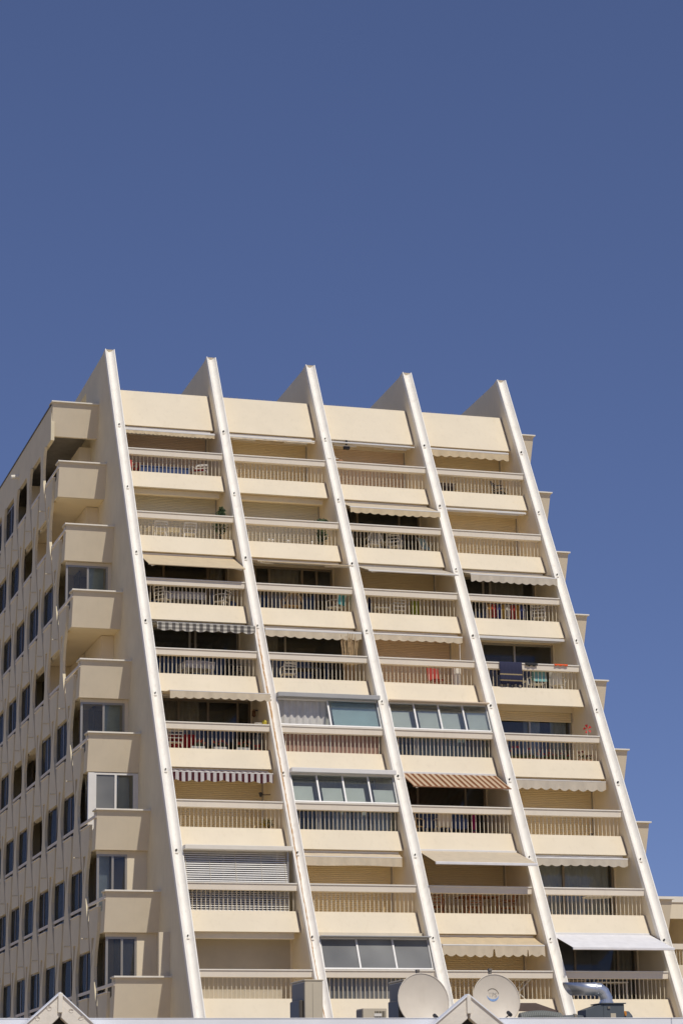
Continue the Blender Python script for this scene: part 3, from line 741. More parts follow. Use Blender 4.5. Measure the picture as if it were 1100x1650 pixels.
# ------------------------------------------------------------------ things on the terraces
PW = mat('white_plastic', (0.80, 0.77, 0.70), 0.4, 0.03, 4)
def FL(k): return RT(k) - 1.05
def P(i, k, u, d): return (i * W + 0.36 + u * (W - 0.36), YR(k) + d, FL(k))
def chair(label, loc, rz, m, arm=True, hb=0.86, rnd=False, wd=0.46, slats=True):
    r = thing('chair', label, 'chair', loc, rz); h = 0.43; w2 = wd / 2
    MB().box(-w2, w2, -0.21, 0.21, h - 0.03, h).build('seat', m, r, bevel=0.012)
    b = MB()
    if rnd:
        pts = [(-w2 * math.cos(a), 0.22 + 0.06, h + 0.08 + (hb - h - 0.08) * math.sin(a)) for a in [math.pi * q / 12 for q in range(13)]]
        b.tube(pts, 0.022, 6)
        for q in range(-3, 4):
            x = q * w2 / 4; zt = h + 0.08 + (hb - h - 0.08) * math.sqrt(max(0, 1 - (x / w2) ** 2))
            b.tube([(x, 0.20, h - 0.01), (x, 0.28, zt)], 0.014, 5)
    else:
        b.loft([(-w2, 0.19, h - 0.02), (w2, 0.19, h - 0.02), (w2, 0.29, hb), (-w2, 0.29, hb)], [(-w2, 0.215, h - 0.02), (w2, 0.215, h - 0.02), (w2, 0.315, hb), (-w2, 0.315, hb)]) if not slats else None
        if slats:
            for x in (-w2, w2): b.tube([(x * 0.97, 0.20, h - 0.02), (x * 0.97, 0.30, hb)], 0.02, 6)
            b.tube([(-w2, 0.30, hb), (0, 0.315, hb + 0.02), (w2, 0.30, hb)], 0.022, 6)
            for q in range(3):
                z = h + 0.12 + q * 0.11; yy = 0.20 + 0.1 * (z - h) / (hb - h); b.tube([(-w2, yy, z), (w2, yy, z)], 0.02, 6)
    b.build('backrest', m, r)
    for sx in (-1, 1):
        for sy in (-1, 1):
            MB().tube([(sx * (w2 - 0.04), sy * 0.18, h - 0.02), (sx * (w2 + 0.01), sy * 0.23, 0.0)], 0.02, 6).build('leg', m, r)
        if arm: MB().tube([(sx * w2, -0.19, h - 0.02), (sx * (w2 + 0.02), -0.20, h + 0.2), (sx * (w2 + 0.02), 0.0, h + 0.23), (sx * w2, 0.25, h + 0.22)], 0.018, 6).build('armrest', m, r)
    return r
def table(label, loc, rz, m, wx=1.1, wy=0.7, h=0.72, rnd=False, cross=False):
    r = thing('table', label, 'table', loc, rz)
    if rnd: MB().lathe([(wx / 2 - 0.01, h - 0.03), (wx / 2, h - 0.02), (wx / 2, h)], 28).build('tabletop', m, r)
    else: MB().box(-wx / 2, wx / 2, -wy / 2, wy / 2, h - 0.03, h).build('tabletop', m, r, bevel=0.008)
    for sx in (-1, 1):
        for sy in (-1, 1):
            a = 0.36 if rnd else 0.44
            top = (sx * wx * a, sy * (wx if rnd else wy) * a, h - 0.03); bot = (sx * wx * a * (-1 if cross else 1), top[1], 0)
            MB().tube([top, bot], 0.02, 6).build('leg', m, r)
    return r
def cloth(label, loc, rz, m, wx, wy, h, drop):
    b = MB(); n = 40; ring = []
    for q in range(n):
        a = 2 * math.pi * q / n; c, s_ = math.cos(a), math.sin(a); k_ = 1 / max(abs(c), abs(s_)); x, y = c * k_ * wx / 2, s_ * k_ * wy / 2
        ring.append((x, y, 1 + 0.07 * math.sin(q * 2.1)))
    for q in range(n):
        p, p2 = ring[q], ring[(q + 1) % n]
        b.quad((0, 0, h + .006), (p[0], p[1], h + .006), (p2[0], p2[1], h + .006))
        b.quad((p[0], p[1], h + .006), (p[0] * p[2] * 1.02, p[1] * p[2] * 1.02, h - drop * p[2]), (p2[0] * p2[2] * 1.02, p2[1] * p2[2] * 1.02, h - drop * p2[2]), (p2[0], p2[1], h + .006))
    o = b.build('tablecloth', m, None, loc); o.rotation_euler.z = rz; tag(o, label, 'tablecloth'); return o
def leaves(mb_, c, rad, n, size, up=0.2):
    for q in range(n):
        while True:
            v = Vector((random.uniform(-1, 1), random.uniform(-1, 1), random.uniform(-1, 1)))
            if v.length < 1: break
        p = Vector(c) + Vector((v.x * rad[0], v.y * rad[1], v.z * rad[2]))
        d = Vector((random.uniform(-1, 1), random.uniform(-1, 1), random.uniform(-0.6, 1) + up)).normalized(); e = d.orthogonal().normalized()
        e.rotate(Matrix.Rotation(random.random() * 6.28, 3, d)); s_ = size * random.uniform(0.6, 1.3)
        mb_.quad(tuple(p), tuple(p + d * s_ * 0.5 + e * s_ * 0.22), tuple(p + d * s_), tuple(p + d * s_ * 0.5 - e * s_ * 0.22))
GREEN = mat('leaf_green', (0.075, 0.115, 0.05), 0.6, 0.3, 8); GREEN2 = mat('leaf_bright', (0.10, 0.15, 0.04), 0.6, 0.3, 8)
YEL = mat('yellow_flower', (0.55, 0.38, 0.03), 0.7, 0.2, 8); REDF = mat('red_flower', (0.60, 0.025, 0.02), 0.6, 0.15, 8); TERRA = mat('terracotta', (0.42, 0.22, 0.12), 0.8, 0.1, 4)
def plant(label, loc, potr, poth, crowns, n, size, pm, lm=None, stem=True, extra=None):
    r = thing('potted_plant', label, 'plant', loc)
    MB().lathe([(potr * 0.75, 0), (potr, poth * 0.9), (potr * 1.08, poth * 0.9), (potr * 1.08, poth), (potr * 0.9, poth)], 14).build('pot', pm, r)
    zt = max(c[2] for c, _ in crowns)
    st = MB()
    for q in range(5): st.tube([(random.uniform(-.04, .04), random.uniform(-.04, .04), poth * 0.6), (random.uniform(-.12, .12), random.uniform(-.1, .1), zt)], [0.014, 0.006], 5)
    st.build('stem', mat('stem_brown', (0.12, 0.09, 0.05), 0.9), r)
    f = MB()
    for c, rad in crowns: leaves(f, c, rad, n, size)
    f.build('foliage', lm or GREEN, r)
    if extra:
        f = MB(); leaves(f, extra[0], extra[1], extra[2], size * 0.9); f.build('flowers', extra[3], r)
    return r
def flowerbox(label, loc, L, bm, nfl, fm, leafn=160, h=0.2, sp=0.16):
    r = thing('flower_box', label, 'flower box', loc)
    MB().prism_x([(-0.08, 0), (0.08, 0), (0.10, h), (-0.10, h)], -L / 2, L / 2).build('trough', bm, r, bevel=0.008)
    f = MB(); leaves(f, (0, 0, h + 0.06), (L / 2, 0.1, 0.1), leafn, 0.07); f.build('foliage', GREEN2, r)
    f = MB()
    for q in range(nfl):
        c = (random.uniform(-L / 2, L / 2), random.uniform(-.1, .02), h + random.uniform(0.08, sp + 0.1)); leaves(f, c, (0.035, 0.035, 0.035), 14, 0.05)
    f.build('flowers', fm, r); return r
def draped(name, label, cat, i, k, u0, u1, m, front, back, wob=0.012):
    """cloth laid over the handrail of terrace i, storey k"""
    a = i * W + 0.36; x0, x1 = a + u0 * (W - .36), a + u1 * (W - .36); n = 22
    path = [(0.285, -back), (0.275, -back * 0.5), (0.268, -0.01), (0.24, 0.012), (0.1, 0.012), (-0.03, 0.012), (-0.052, -0.01), (-0.058, -front * 0.35), (-0.062, -front * 0.7), (-0.06, -front)]
    b = MB(); ph = random.random() * 6
    for q in range(n + 1):
        x = (x1 - x0) * (q / n - 0.5)
        for j, (y, z) in enumerate(path):
            wv = wob * math.sin(q * 0.9 + ph) * (1 if j > 6 else 0.1)
            if j in (6, 7, 8, 9): wv = -abs(wv) - 0.004
            b.v.append((x * (1 - 0.02 * (j == 9)), y + wv, z + (0.02 * math.sin(q * 0.7 + ph) if j == 9 else 0)))
    m_ = len(path)
    for q in range(n):
        for j in range(m_ - 1): b.f.append((q * m_ + j, q * m_ + j + 1, (q + 1) * m_ + j + 1, (q + 1) * m_ + j))
    o = b.build(name, m, None, ((x0 + x1) / 2, YR(k), RT(k)), smooth=True)
    md = o.modifiers.new('thick', 'SOLIDIFY'); md.thickness = 0.006; md.offset = 1
    return tag(o, label, cat)
REDP = mat('red_plastic', (0.40, 0.045, 0.03), 0.45, 0.05, 4); NAVY = mat('navy_cloth', (0.02, 0.025, 0.06), 0.9, 0.15, 6); DKM = mat('dark_metal', (0.04, 0.04, 0.045), 0.5)
WOOD = mat('teak_wood', (0.32, 0.12, 0.04), 0.6, 0.2, 6); PATT = mat('patterned_cloth', (0.42, 0.42, 0.46), 0.9, 0.45, 22); TURQ = mat('turquoise_cloth', (0.12, 0.45, 0.46), 0.9, 0.1, 6)
BLUE = mat('blue_cloth', (0.06, 0.09, 0.20), 0.9, 0.1, 5); MAG = mat('magenta_cloth', (0.28, 0.01, 0.10), 0.9, 0.1, 5); CANE = mat('cane', (0.52, 0.37, 0.20), 0.8, 0.25, 12)
# storey 0 (top)
chair('red chair behind the balusters of the top left terrace', P(0, 0, .07, .62), 0.3, REDP, slats=False)
chair('white framed chair with red cushion, top storey beside the blue tarpaulin', P(0, 0, .80, .60), -0.5, PW, hb=0.8)
o = MB().box(-0.17, 0.17, -0.17, 0.17, 0.45, 0.52).build('cushion', mat('red_cushion', (0.4, 0.03, 0.03), 0.9), None, P(0, 0, .80, .60)); o.rotation_euler.z = -0.5; tag(o, 'red seat cushion on white chair, top storey', 'cushion')
r = thing('storage_chest', 'long blue storage chest standing on the top left terrace', 'chest', P(0, 0, .45, 1.2)); MB().box(-0.95, 0.95, -0.3, 0.3, 0.03, 0.62).build('body', BLUE, r, bevel=0.02); MB().box(-0.97, 0.97, -0.32, 0.32, 0.621, 0.66).build('lid', BLUE, r, bevel=0.01)
r = thing('lamp', 'small black outdoor lamp under the soffit of the top storey', 'lamp', (2 * W + 1.2, YR(0) + 1.2, RT(0) + 0.85)); MB().box(-0.12, 0.12, -0.08, 0.08, 0, 0.14).build('housing', DKM, r, bevel=0.02); MB().box(-0.03, 0.03, -0.03, 0.05, 0.141, 0.36).build('bracket', DKM, r)
r = thing('antenna', 'thin white antenna rods on top storey handrail', 'antenna', (2 * W + 0.42, YR(0) + 0.1, RT(0) + 0.0)); MB().tube([(0, 0, -0.02), (0, 0, 0.22)], 0.012, 6).build('mast', PW, r); MB().tube([(-0.3, 0, 0.13), (0.12, 0, 0.13)], 0.012, 6).build('crossbar', PW, r)
o = MB().lathe([(0.06, -0.015), (0.09, 0.03), (0.07, 0.08)], 8, (0, 0, 0)).build('flower_bowl', TERRA, None, (2 * W + 0.62, YR(0) + 0.1, RT(0) + 0.012)); tag(o, 'small brown bowl beside the antenna on the handrail', 'bowl')
chair('dark folding chair before closed shutter, top right terrace', P(3, 0, .80, .7), 0.9, DKM)
r = thing('crate', 'dark crate behind balusters of the top right terrace', 'crate', P(3, 0, .20, .8)); MB().box(-0.3, 0.3, -0.2, 0.2, 0.0, 0.62).build('box', mat('dark_brown_wood', (0.06, 0.04, 0.03), 0.8), r, bevel=0.01); MB().box(-0.31, 0.31, -0.21, 0.21, 0.621, 0.65).build('lid', mat('dark_brown_wood', (0.06, 0.04, 0.03), 0.8), r)
# storey 1
table('white plastic table before grey shutter, beside bushy plant', P(0, 1, .34, .85), 0, PW, 1.25, 0.7, 0.66)
chair('white plastic chair at the white table, farther from the bushy plant', P(0, 1, .27, .48), math.pi, PW, hb=0.74)
chair('white plastic chair at the white table, closer to the bushy plant', P(0, 1, .57, .48), math.pi, PW, hb=0.74)
plant('bushy dark plant rising above handrail beside white plastic table', P(0, 1, .90, .55), 0.12, 0.3, [((0, 0, .75), (.26, .22, .32)), ((0, 0, 1.12), (.22, .2, .22)), ((.05, 0, 1.3), (.1, .1, .18))], 420, .085, DKM)
plant('leafy green plant in pale pot before grey shutter', P(1, 1, .86, .55), 0.15, 0.26, [((0, 0, .65), (.16, .14, .38)), ((0, 0, 1.12), (.26, .2, .14))], 300, .12, mat('pale_pot', (0.6, 0.55, 0.45), 0.7), GREEN)
for u in (.27, .31, .47, .72):
    r = thing('garden_light', 'small white garden light on parapet ledge beside potted plant', 'lamp', (P(1, 1, u, .1)[0], YR(1) + 0.07, RT(1) - 0.885), group='small lights on the parapet ledge'); MB().tube([(0, 0, -0.01), (0, 0, 0.07)], 0.012, 6).build('stake', PW, r); MB().lathe([(0.015, 0.07), (0.035, 0.09), (0.03, 0.13), (0.005, 0.15)], 8).build('globe', PW, r)
chair('white chair with round spindle back under the tan awning', P(2, 1, .31, .55), math.pi, PW, rnd=True, hb=0.92, wd=0.5)
chair('white folding chair under the tan awning beside cluttered table', P(2, 1, .55, .60), 2.6, PW, hb=0.82)
table('pale low table between white chairs under the tan awning', P(2, 1, .43, 1.0), 0, PW, 0.9, 0.6, 0.62)
r = thing('deck_chair', 'folded deck chair with light blue towel under the tan awning', 'chair', P(2, 1, .87, .6), 0.4)
for sx in (-.2, .2): MB().tube([(sx, -.3, .0), (sx, .2, .85)], .016, 6).build('leg', PW, r); MB().tube([(sx * .9, .25, .0), (sx * .9, -.25, .6)], .016, 6).build('leg', PW, r)
MB().quad((-.19, .19, .84), (.19, .19, .84), (.19, -.1, .35), (-.19, -.1, .35)).build('sling', mat('pale_blue_cloth', (0.35, 0.52, 0.58), 0.9), r)
# storey 2
table('table under patterned cloth on terrace with plain cream awning', P(0, 2, .45, .95), 0, PW, 1.35, 0.75, 0.72)
cloth('grey patterned tablecloth under the plain cream awning', P(0, 2, .45, .95), 0, PATT, 1.42, 0.82, 0.72, 0.26)
chair('white slatted chair at patterned tablecloth, on its flank away from blue bag', P(0, 2, .22, .62), 2.3, PW)
chair('white slatted chair at patterned tablecloth, beside blue bag', P(0, 2, .80, .55), -2.3, PW)
o = MB().lathe([(0.14, 0), (0.17, .2), (0.15, .42), (0.06, .5)], 12).build('beach_bag', BLUE, None, P(0, 2, .92, .7)); tag(o, 'blue beach bag beside white slatted chair', 'bag')
chair('brown cane armchair under the flat tan awning', P(1, 2, .42, .65), math.pi, CANE, rnd=True, hb=0.84, wd=0.62)
chair('white folding chair with turquoise towel over its back', P(1, 2, .86, .55), -2.4, PW, hb=0.92)
o = MB().loft([(-.2, .22, .5), (.2, .22, .5), (.21, .31, .96), (-.21, .31, .96)], [(-.2, .34, .45), (.2, .34, .45), (.21, .335, .965), (-.21, .335, .965)]).build('towel', TURQ, None, P(1, 2, .86, .55)); o.rotation_euler.z = -2.4; tag(o, 'turquoise towel over white folding chair', 'towel')
r = thing('parasol', 'closed dark blue parasol standing before closed shutter', 'parasol', P(2, 2, .13, .7)); MB().tube([(0, 0, 0.03), (0, 0, 0.95)], .015, 6).build('pole', PW, r); MB().lathe([(0.15, .2), (0.12, .5), (0.05, .82), (0.012, .9)], 10).build('canopy', NAVY, r); MB().lathe([(.2, 0), (.2, .04), (.05, .06)], 14).build('base', DKM, r)
chair('white chair with square slats beside closed blue parasol', P(2, 2, .42, .62), math.pi, PW, hb=0.98)
table('white low table beside closed blue parasol', P(2, 2, .24, .65), 0, PW, 0.6, 0.5, 0.5)
o = MB().loft([(-.14, -.05, .0), (.14, -.05, .0), (.14, .05, .0), (-.14, .05, .0)], [(-.14, -.05, .86), (.14, -.05, .86), (.14, .05, .86), (-.14, .05, .86)]).build('folded_lounger_pad', mat('lime_cloth', (0.25, 0.28, 0.03), 0.9, .1, 5), None, P(2, 2, .62, .8)); tag(o, 'lime green folded pad leaning by white slatted chair', 'cushion')
RAIN = [(.42, .22, .04), (.34, .04, .03), (.04, .05, .16), (.42, .26, .05), (.5, .46, .40), (.34, .04, .03), (.42, .22, .04), (.04, .05, .16)]
r = thing('towel_rack', 'clothes rack hung with multicoloured towels under greyish awning', 'rack', P(3, 2, .47, .55))
for sx in (-.72, .72): MB().tube([(sx, -.15, 0), (sx, 0, .82)], .014, 6).build('leg', PW, r); MB().tube([(sx, .15, 0), (sx, 0, .82)], .014, 6).build('leg', PW, r)
MB().tube([(-.74, 0, .82), (.74, 0, .82)], .014, 6).build('rail', PW, r)
for q in range(8):
    x = -.66 + q * .185; c = RAIN[q]; MB().loft([(x - .085, -.03, .3 + .12 * (q % 3 == 1)), (x + .085, -.035, .3 + .1 * (q % 3 == 1)), (x + .08, -.016, .84), (x - .085, -.016, .84)], [(x - .085, .03, .35), (x + .085, .035, .35), (x + .08, .016, .845), (x - .085, .016, .845)]).build('towel', mat('towel_%d' % q, c, .95, .2, 7), r)
chair('white slatted chair beside rack of multicoloured towels', P(3, 2, .83, .6), 2.7, PW)
# storey 3
table('table under pale cloth below the checked valance', P(0, 3, .46, .8), 0, PW, 1.0, 0.8, 0.70)
cloth('pale crumpled tablecloth below the checked valance', P(0, 3, .46, .8), 0.1, PATT, 1.06, 0.86, 0.70, 0.24)
chair('black metal chair at pale tablecloth below the checked valance', P(0, 3, .85, .7), 1.2, DKM)
r = thing('blue_reflection_board', 'light blue board added as a painted window reflection behind pale tablecloth', 'board', P(0, 3, .56, 1.7)); MB().loft([(-.3, -.02, 0), (.3, -.02, 0), (.3, .02, 0), (-.3, .02, 0)], [(-.3, .2, 1.0), (.3, .2, 1.0), (.3, .24, 1.0), (-.3, .24, 1.0)]).build('panel', mat('blue_reflection_paint', (.16, .30, .46), .6), r); MB().box(-.32, .32, .18, .25, 1.001, 1.03).build('top_edge', PW, r)  # painted board added to give the blue reflection in the window
chair('white backed chair before dark windows beside reed bundle', P(1, 3, .25, .6), math.pi, PW, hb=0.72)
table('dark garden table before dark windows beside reed bundle', P(1, 3, .42, 1.1), 0, DKM, 1.2, 0.7, 0.72)
r = thing('reed_bundle', 'tall bundle of dry reeds standing at the terrace end', 'reeds', P(1, 3, .87, .55))
for q in range(48):
    x, y = random.uniform(-.24, .22), random.uniform(-.16, .16); MB().tube([(x * .8, y * .8, 0), (x + random.uniform(-.05, .05), y, 1.0), (x * 1.25 + random.uniform(-.1, .1), y * 1.2, random.uniform(1.55, 1.95))], [.015, .014, .009], 5).build('reed', CANE, r)
chair('bright red chair beside white appliance below cream scalloped awning', P(2, 3, .66, .6), 0.2, REDP, slats=False, arm=False, hb=0.9)
r = thing('appliance', 'white ribbed portable heater beside bright red chair', 'heater', P(2, 3, .87, .62)); MB().box(-.13, .13, -.12, .12, .12, .95).build('body', PW, r, bevel=.03); MB().box(-.17, .17, -.14, .14, 0.0, .12).build('base', DKM, r, bevel=.02)
r = thing('prop_pole', 'thin white pole propping cream scalloped awning', 'pole', (3 * W - .22, YR(3) + .9, FL(3))); MB().tube([(0, 0, 0), (0, 0, 1.95)], .012, 6).build('shaft', PW, r); MB().lathe([(.04, 0), (.04, .02), (.02, .04)], 8).build('foot', PW, r)
STR = bpy.data.materials.new('navy_gold_towel'); STR.use_nodes = True
def zbands(m, base, band, zs, wd):
    n = m.node_tree.nodes; l = m.node_tree.links; b = n['Principled BSDF']; b.inputs['Roughness'].default_value = .95
    tc = n.new('ShaderNodeTexCoord'); sp = n.new('ShaderNodeSeparateXYZ'); l.new(tc.outputs['Object'], sp.inputs[0]); last = None
    for z in zs:
        a = n.new('ShaderNodeMath'); a.operation = 'SUBTRACT'; a.inputs[1].default_value = z; l.new(sp.outputs[2], a.inputs[0])
        c = n.new('ShaderNodeMath'); c.operation = 'ABSOLUTE'; l.new(a.outputs[0], c.inputs[0])
        d = n.new('ShaderNodeMath'); d.operation = 'LESS_THAN'; d.inputs[1].default_value = wd; l.new(c.outputs[0], d.inputs[0])
        if last is None: last = d.outputs[0]
        else:
            e = n.new('ShaderNodeMath'); e.operation = 'MAXIMUM'; l.new(last, e.inputs[0]); l.new(d.outputs[0], e.inputs[1]); last = e.outputs[0]
    mx = n.new('ShaderNodeMix'); mx.data_type = 'RGBA'; mx.inputs['A'].default_value = (*base, 1); mx.inputs['B'].default_value = (*band, 1); l.new(last, mx.inputs['Factor']); l.new(mx.outputs['Result'], b.inputs['Base Color'])
zbands(STR, (.028, .03, .065), (.36, .28, .15), (-.44, -.66), .022)
draped('towel', 'large navy towel with two gold stripes hanging over the handrail', 'towel', 3, 3, .15, .385, STR, .80, .4, .018)
draped('cloth', 'small dark grey cloth over the handrail beside navy towel', 'cloth', 3, 3, .42, .55, mat('charcoal_cloth', (.03, .03, .03), .95), .10, .2)
draped('swimsuit', 'bright orange swimwear drying on the handrail', 'swimwear', 3, 3, .73, .87, mat('orange_cloth', (.75, .11, .03), .9), .05, .08, .004)
chair('white chair covered by teal towel beside navy towel', P(3, 3, .60, .55), math.pi, PW, hb=0.9)
o = MB().loft([(-.25, -.38, .45), (.25, -.38, .45), (.24, -.30, .93), (-.24, -.30, .93)], [(-.25, -.16, .55), (.25, -.16, .55), (.24, -.25, .94), (-.24, -.25, .94)]).build('towel', mat('teal_cloth', (.20, .42, .40), .95, .1, 5), None, P(3, 3, .60, .55)); tag(o, 'pale teal towel thrown over white chair back', 'towel')
chair('white plastic chair turned away from the teal towel', P(3, 3, .83, .6), 2.5, PW, slats=False)
table('white side table behind the navy towel', P(3, 3, .40, .9), 0, PW, .8, .6, .55)
# storey 4
chair('white slatted chair beside red cloth and flower boxes', P(0, 4, .12, .5), math.pi, PW, hb=1.0, wd=.52)
table('round table under red cloth beside flower boxes', P(0, 4, .2, 1.05), 0, PW, .9, .9, .72)
cloth('dark red tablecloth beside flower boxes', P(0, 4, .2, 1.05), 0, mat('red_cloth', (.30, .02, .025), .95, .25, 9), .95, .95, .72, .45)
WB = mat('white_trough', (.55, .56, .55), .6, .08, 5); ORF = mat('coral_flower', (.62, .12, .05), .7, .2, 9)
for u, nm in ((.34, 'next to the white slatted chair'), (.55, 'between two other flower boxes'), (.77, 'next to the red pot')):
    flowerbox('white trough of coral flowers under cream scalloped awning, ' + nm, P(0, 4, u, .42)[:2] + (FL(4) + .12,), .46, WB, 9, ORF, 60, .18, .1)
plant('red pot with small red flowers beside the flower troughs', P(0, 4, .91, .42), .12, .24, [((0, 0, .32), (.12, .1, .1))], 70, .06, REDP, extra=((0, 0, .36), (.1, .1, .08), 60, REDF))
r = thing('cool_box', 'black box standing behind the red pot', 'box', P(0, 4, .93, .95)); MB().box(-.2, .2, -.15, .15, 0, .85).build('body', DKM, r, bevel=.02); MB().box(-.21, .21, -.16, .16, .851, .89).build('lid', DKM, r, bevel=.01)
o = MB().lathe([(.02, 0), (.07, .03), (.09, .09), (.06, .15), (.01, .17)], 12).build('ball', mat('yellow_rubber', (.6, .48, .05), .5), None, (W - .16, YR(4) + .1, RT(4) - .002)); tag(o, 'yellow ball resting on the handrail', 'ball')
o = MB().lathe([(.05, 0), (.13, .04), (.14, .055), (.05, .02)], 14).build('dish', PW, None, (W - .38, YR(4) + .1, RT(4) - .001)); tag(o, 'flat white bowl beside the yellow ball', 'bowl')
o = MB().box(-.5, .5, -.05, .05, -.002, .03).build('branch', mat('dry_yellow', (.35, .26, .05), .9), None, (.75, YR(4) + .18, RT(4))); o.scale = (.3, 1, 1); tag(o, 'dry yellow twigs lying on the handrail', 'twigs')
r = thing('lantern', 'small brown wall lantern under cream scalloped awning', 'lantern', (W - .14, YR(4) + 1.55, RT(4) + .52)); MB().lathe([(.03, 0), (.07, .04), (.06, .2), (.02, .26)], 8).build('shade', mat('rust_brown', (.12, .05, .02), .7), r); MB().box(-.01, .14, -.02, .02, .2, .24).build('bracket', DKM, r)
for u, nm, nf in ((.17, 'far from the pinwheel', 9), (.50, 'midway along the handrail under pinwheel', 10)):
    flowerbox('long planter of bright red geraniums, ' + nm, P(3, 4, u + .08, .40)[:2] + (FL(4) + .06,), 1.15, TERRA, nf, REDF, 300, .18, .28)
flowerbox('short planter of dark red geraniums below the pinwheel', P(3, 4, .88, .40)[:2] + (FL(4) + .08,), .55, TERRA, 12, mat('dark_red_flower', (.28, .015, .03), .7), 120, .18, .18)
r = thing('pinwheel', 'red toy pinwheel on a stick above the handrail', 'pinwheel', (4 * W - .42, YR(4) + .12, RT(4) - .3)); MB().tube([(0, 0, 0), (0, 0, .55)], .006, 6).build('stick', PW, r)
for q in range(5):
    a = q * 2 * math.pi / 5 + .3; d = Vector((math.cos(a), 0, math.sin(a))); e = Vector((-math.sin(a), 0, math.cos(a))); c = Vector((0, -.02, .55))
    MB().quad(tuple(c), tuple(c + d * .16 + Vector((0, -.04, 0))), tuple(c + d * .13 + e * .09), tuple(c + d * .05 + e * .02 + Vector((0, .02, 0)))).build('blade', REDF, r)
# storey 5
plant('yellow flowering shrub in terracotta pot before cream shutter', P(0, 5, .90, .5), .15, .22, [((-.05, 0, .38), (.22, .15, .16))], 160, .07, TERRA, GREEN, extra=((-.16, -.04, .36), (.2, .12, .14), 150, YEL))
r = thing('wall_bracket', 'dark bracket lamp on the rib beside striped valance', 'lamp', (W - .03, YR(5) + 1.6, RT(5) + .45)); MB().tube([(.035, 0, 0), (-.3, 0, -.01)], .014, 6).build('arm', DKM, r); MB().lathe([(.03, -.08), (.06, 0), (.07, .05), (.02, .08)], 8, (-.3, 0, 0)).build('head', DKM, r)
chair('pale high-backed chair below the brown striped awning', P(2, 5, .36, .5), math.pi, mat('beige_plastic', (.55, .46, .34), .5), slats=False, hb=1.0, wd=.5)
table('long table below the brown striped awning', P(2, 5, .40, 1.0), 0, PW, 1.5, .8, .72)
cloth('blue tablecloth below the brown striped awning', P(2, 5, .40, 1.0), 0, BLUE, 1.55, .86, .72, .35)
chair('cane chair at blue tablecloth', P(2, 5, .10, .6), 2.2, CANE)
r = thing('beach_mat', 'magenta rolled cloth standing below the brown striped awning', 'mat', P(2, 5, .69, .7)); MB().lathe([(.09, 0), (.1, .5), (.09, .9)], 10).build('roll', MAG, r); MB().lathe([(.105, .3), (.107, .33), (.105, .36)], 10).build('strap', DKM, r)
o = MB().lathe([(.05, 0), (.07, .1), (.05, .3), (.02, .34)], 10).build('bottle', DKM, None, P(3, 5, .75, .6)[:2] + (FL(5) + .1,)); tag(o, 'dark bottle standing before ribbed cream shutter', 'bottle'); o.location.z = FL(5)
# storey 6
def wchair(label, loc, rz): return chair(label, loc, rz, WOOD, hb=.92)
wchair('folding wooden chair standing apart from the wooden table', P(2, 6, .14, .6), 2.7)
table('wooden garden table before brown shutter', P(2, 6, .57, 1.0), 0, WOOD, 1.3, .75, .80)
wchair('folding wooden chair pushed against the wooden table front', P(2, 6, .48, .5), math.pi)
wchair('folding wooden chair at the end of the wooden table', P(2, 6, .83, .7), -2.2)
table('round white rimmed table before green tinted windows', P(3, 6, .62, .75), 0, PW, 1.0, 1.0, .84, rnd=True)
# storey 7
table('white trestle table with crossed legs beside the TPS dish', P(2, 7, .70, .6), 0, PW, .95, .6, .82, cross=True)
table('white plastic table under the large white awning', P(3, 7, .50, .7), 0, PW, 1.1, .7, .74)
chair('beige chair under the large white awning', P(3, 7, .22, .7), 2.6, mat('beige_plastic', (.55, .46, .34), .5))

# ------------------------------------------------------------------ neighbouring block behind, to the right
nb = thing('neighbour_building', 'lower cream terraced block seen beyond the last stepped balconies', 'building', (30, 20, 0))
LOC = (30, 20)
def nbx(name, m, x0, x1, y0, y1, z0, z1, par=nb): return MB().box(x0, x1, y0, y1, z0, z1).build(name, m, par)
nbx('rear_volume', WALL, -6, 16, 3.0, 12, 0, 12.3)
for q in range(4):
    zt = 12.18 - 2.85 * q
    nbx('parapet_band', WALL, -6, 16, -.1, .12, zt - (.72 if q else .74), zt)
    nbx('floor_slab', SOFF, -6, 16, .121, 2.99, zt - .4, zt - .2)
    if q == 0: nbx('coping', COPE, -6.05, 16.05, -.16, .2, zt + .002, zt + .27)
    else:
        rl = thing('railing', None, None, parent=nb); MB().box(-6, 16, -.05, .1, zt + .72, zt + .97).build('handrail', RAILP, rl)
        bb = MB()
        for p in range(150): bb.box(-5.9 + p * .146 - .011, -5.9 + p * .146 + .011, .02, .045, zt - .01, zt + .72)
        bb.build('balusters', BALU, rl, kind='stuff')
    for p in range(6):
        x = -5.6 + p * 3.7
        wv = nbx('window', GL, x + .05, x + 2.6, 2.93, 2.94, zt - 2.6, zt - .75); MB().box(x + 1.30, x + 1.36, 2.90, 2.96, zt - 2.6, zt - .75).build('mullion', ALUB, wv)
for p in range(7): nbx('party_wall', WALL, -6.2 + p * 3.7, -6.02 + p * 3.7, -.02, 2.98, 0, 12.1)

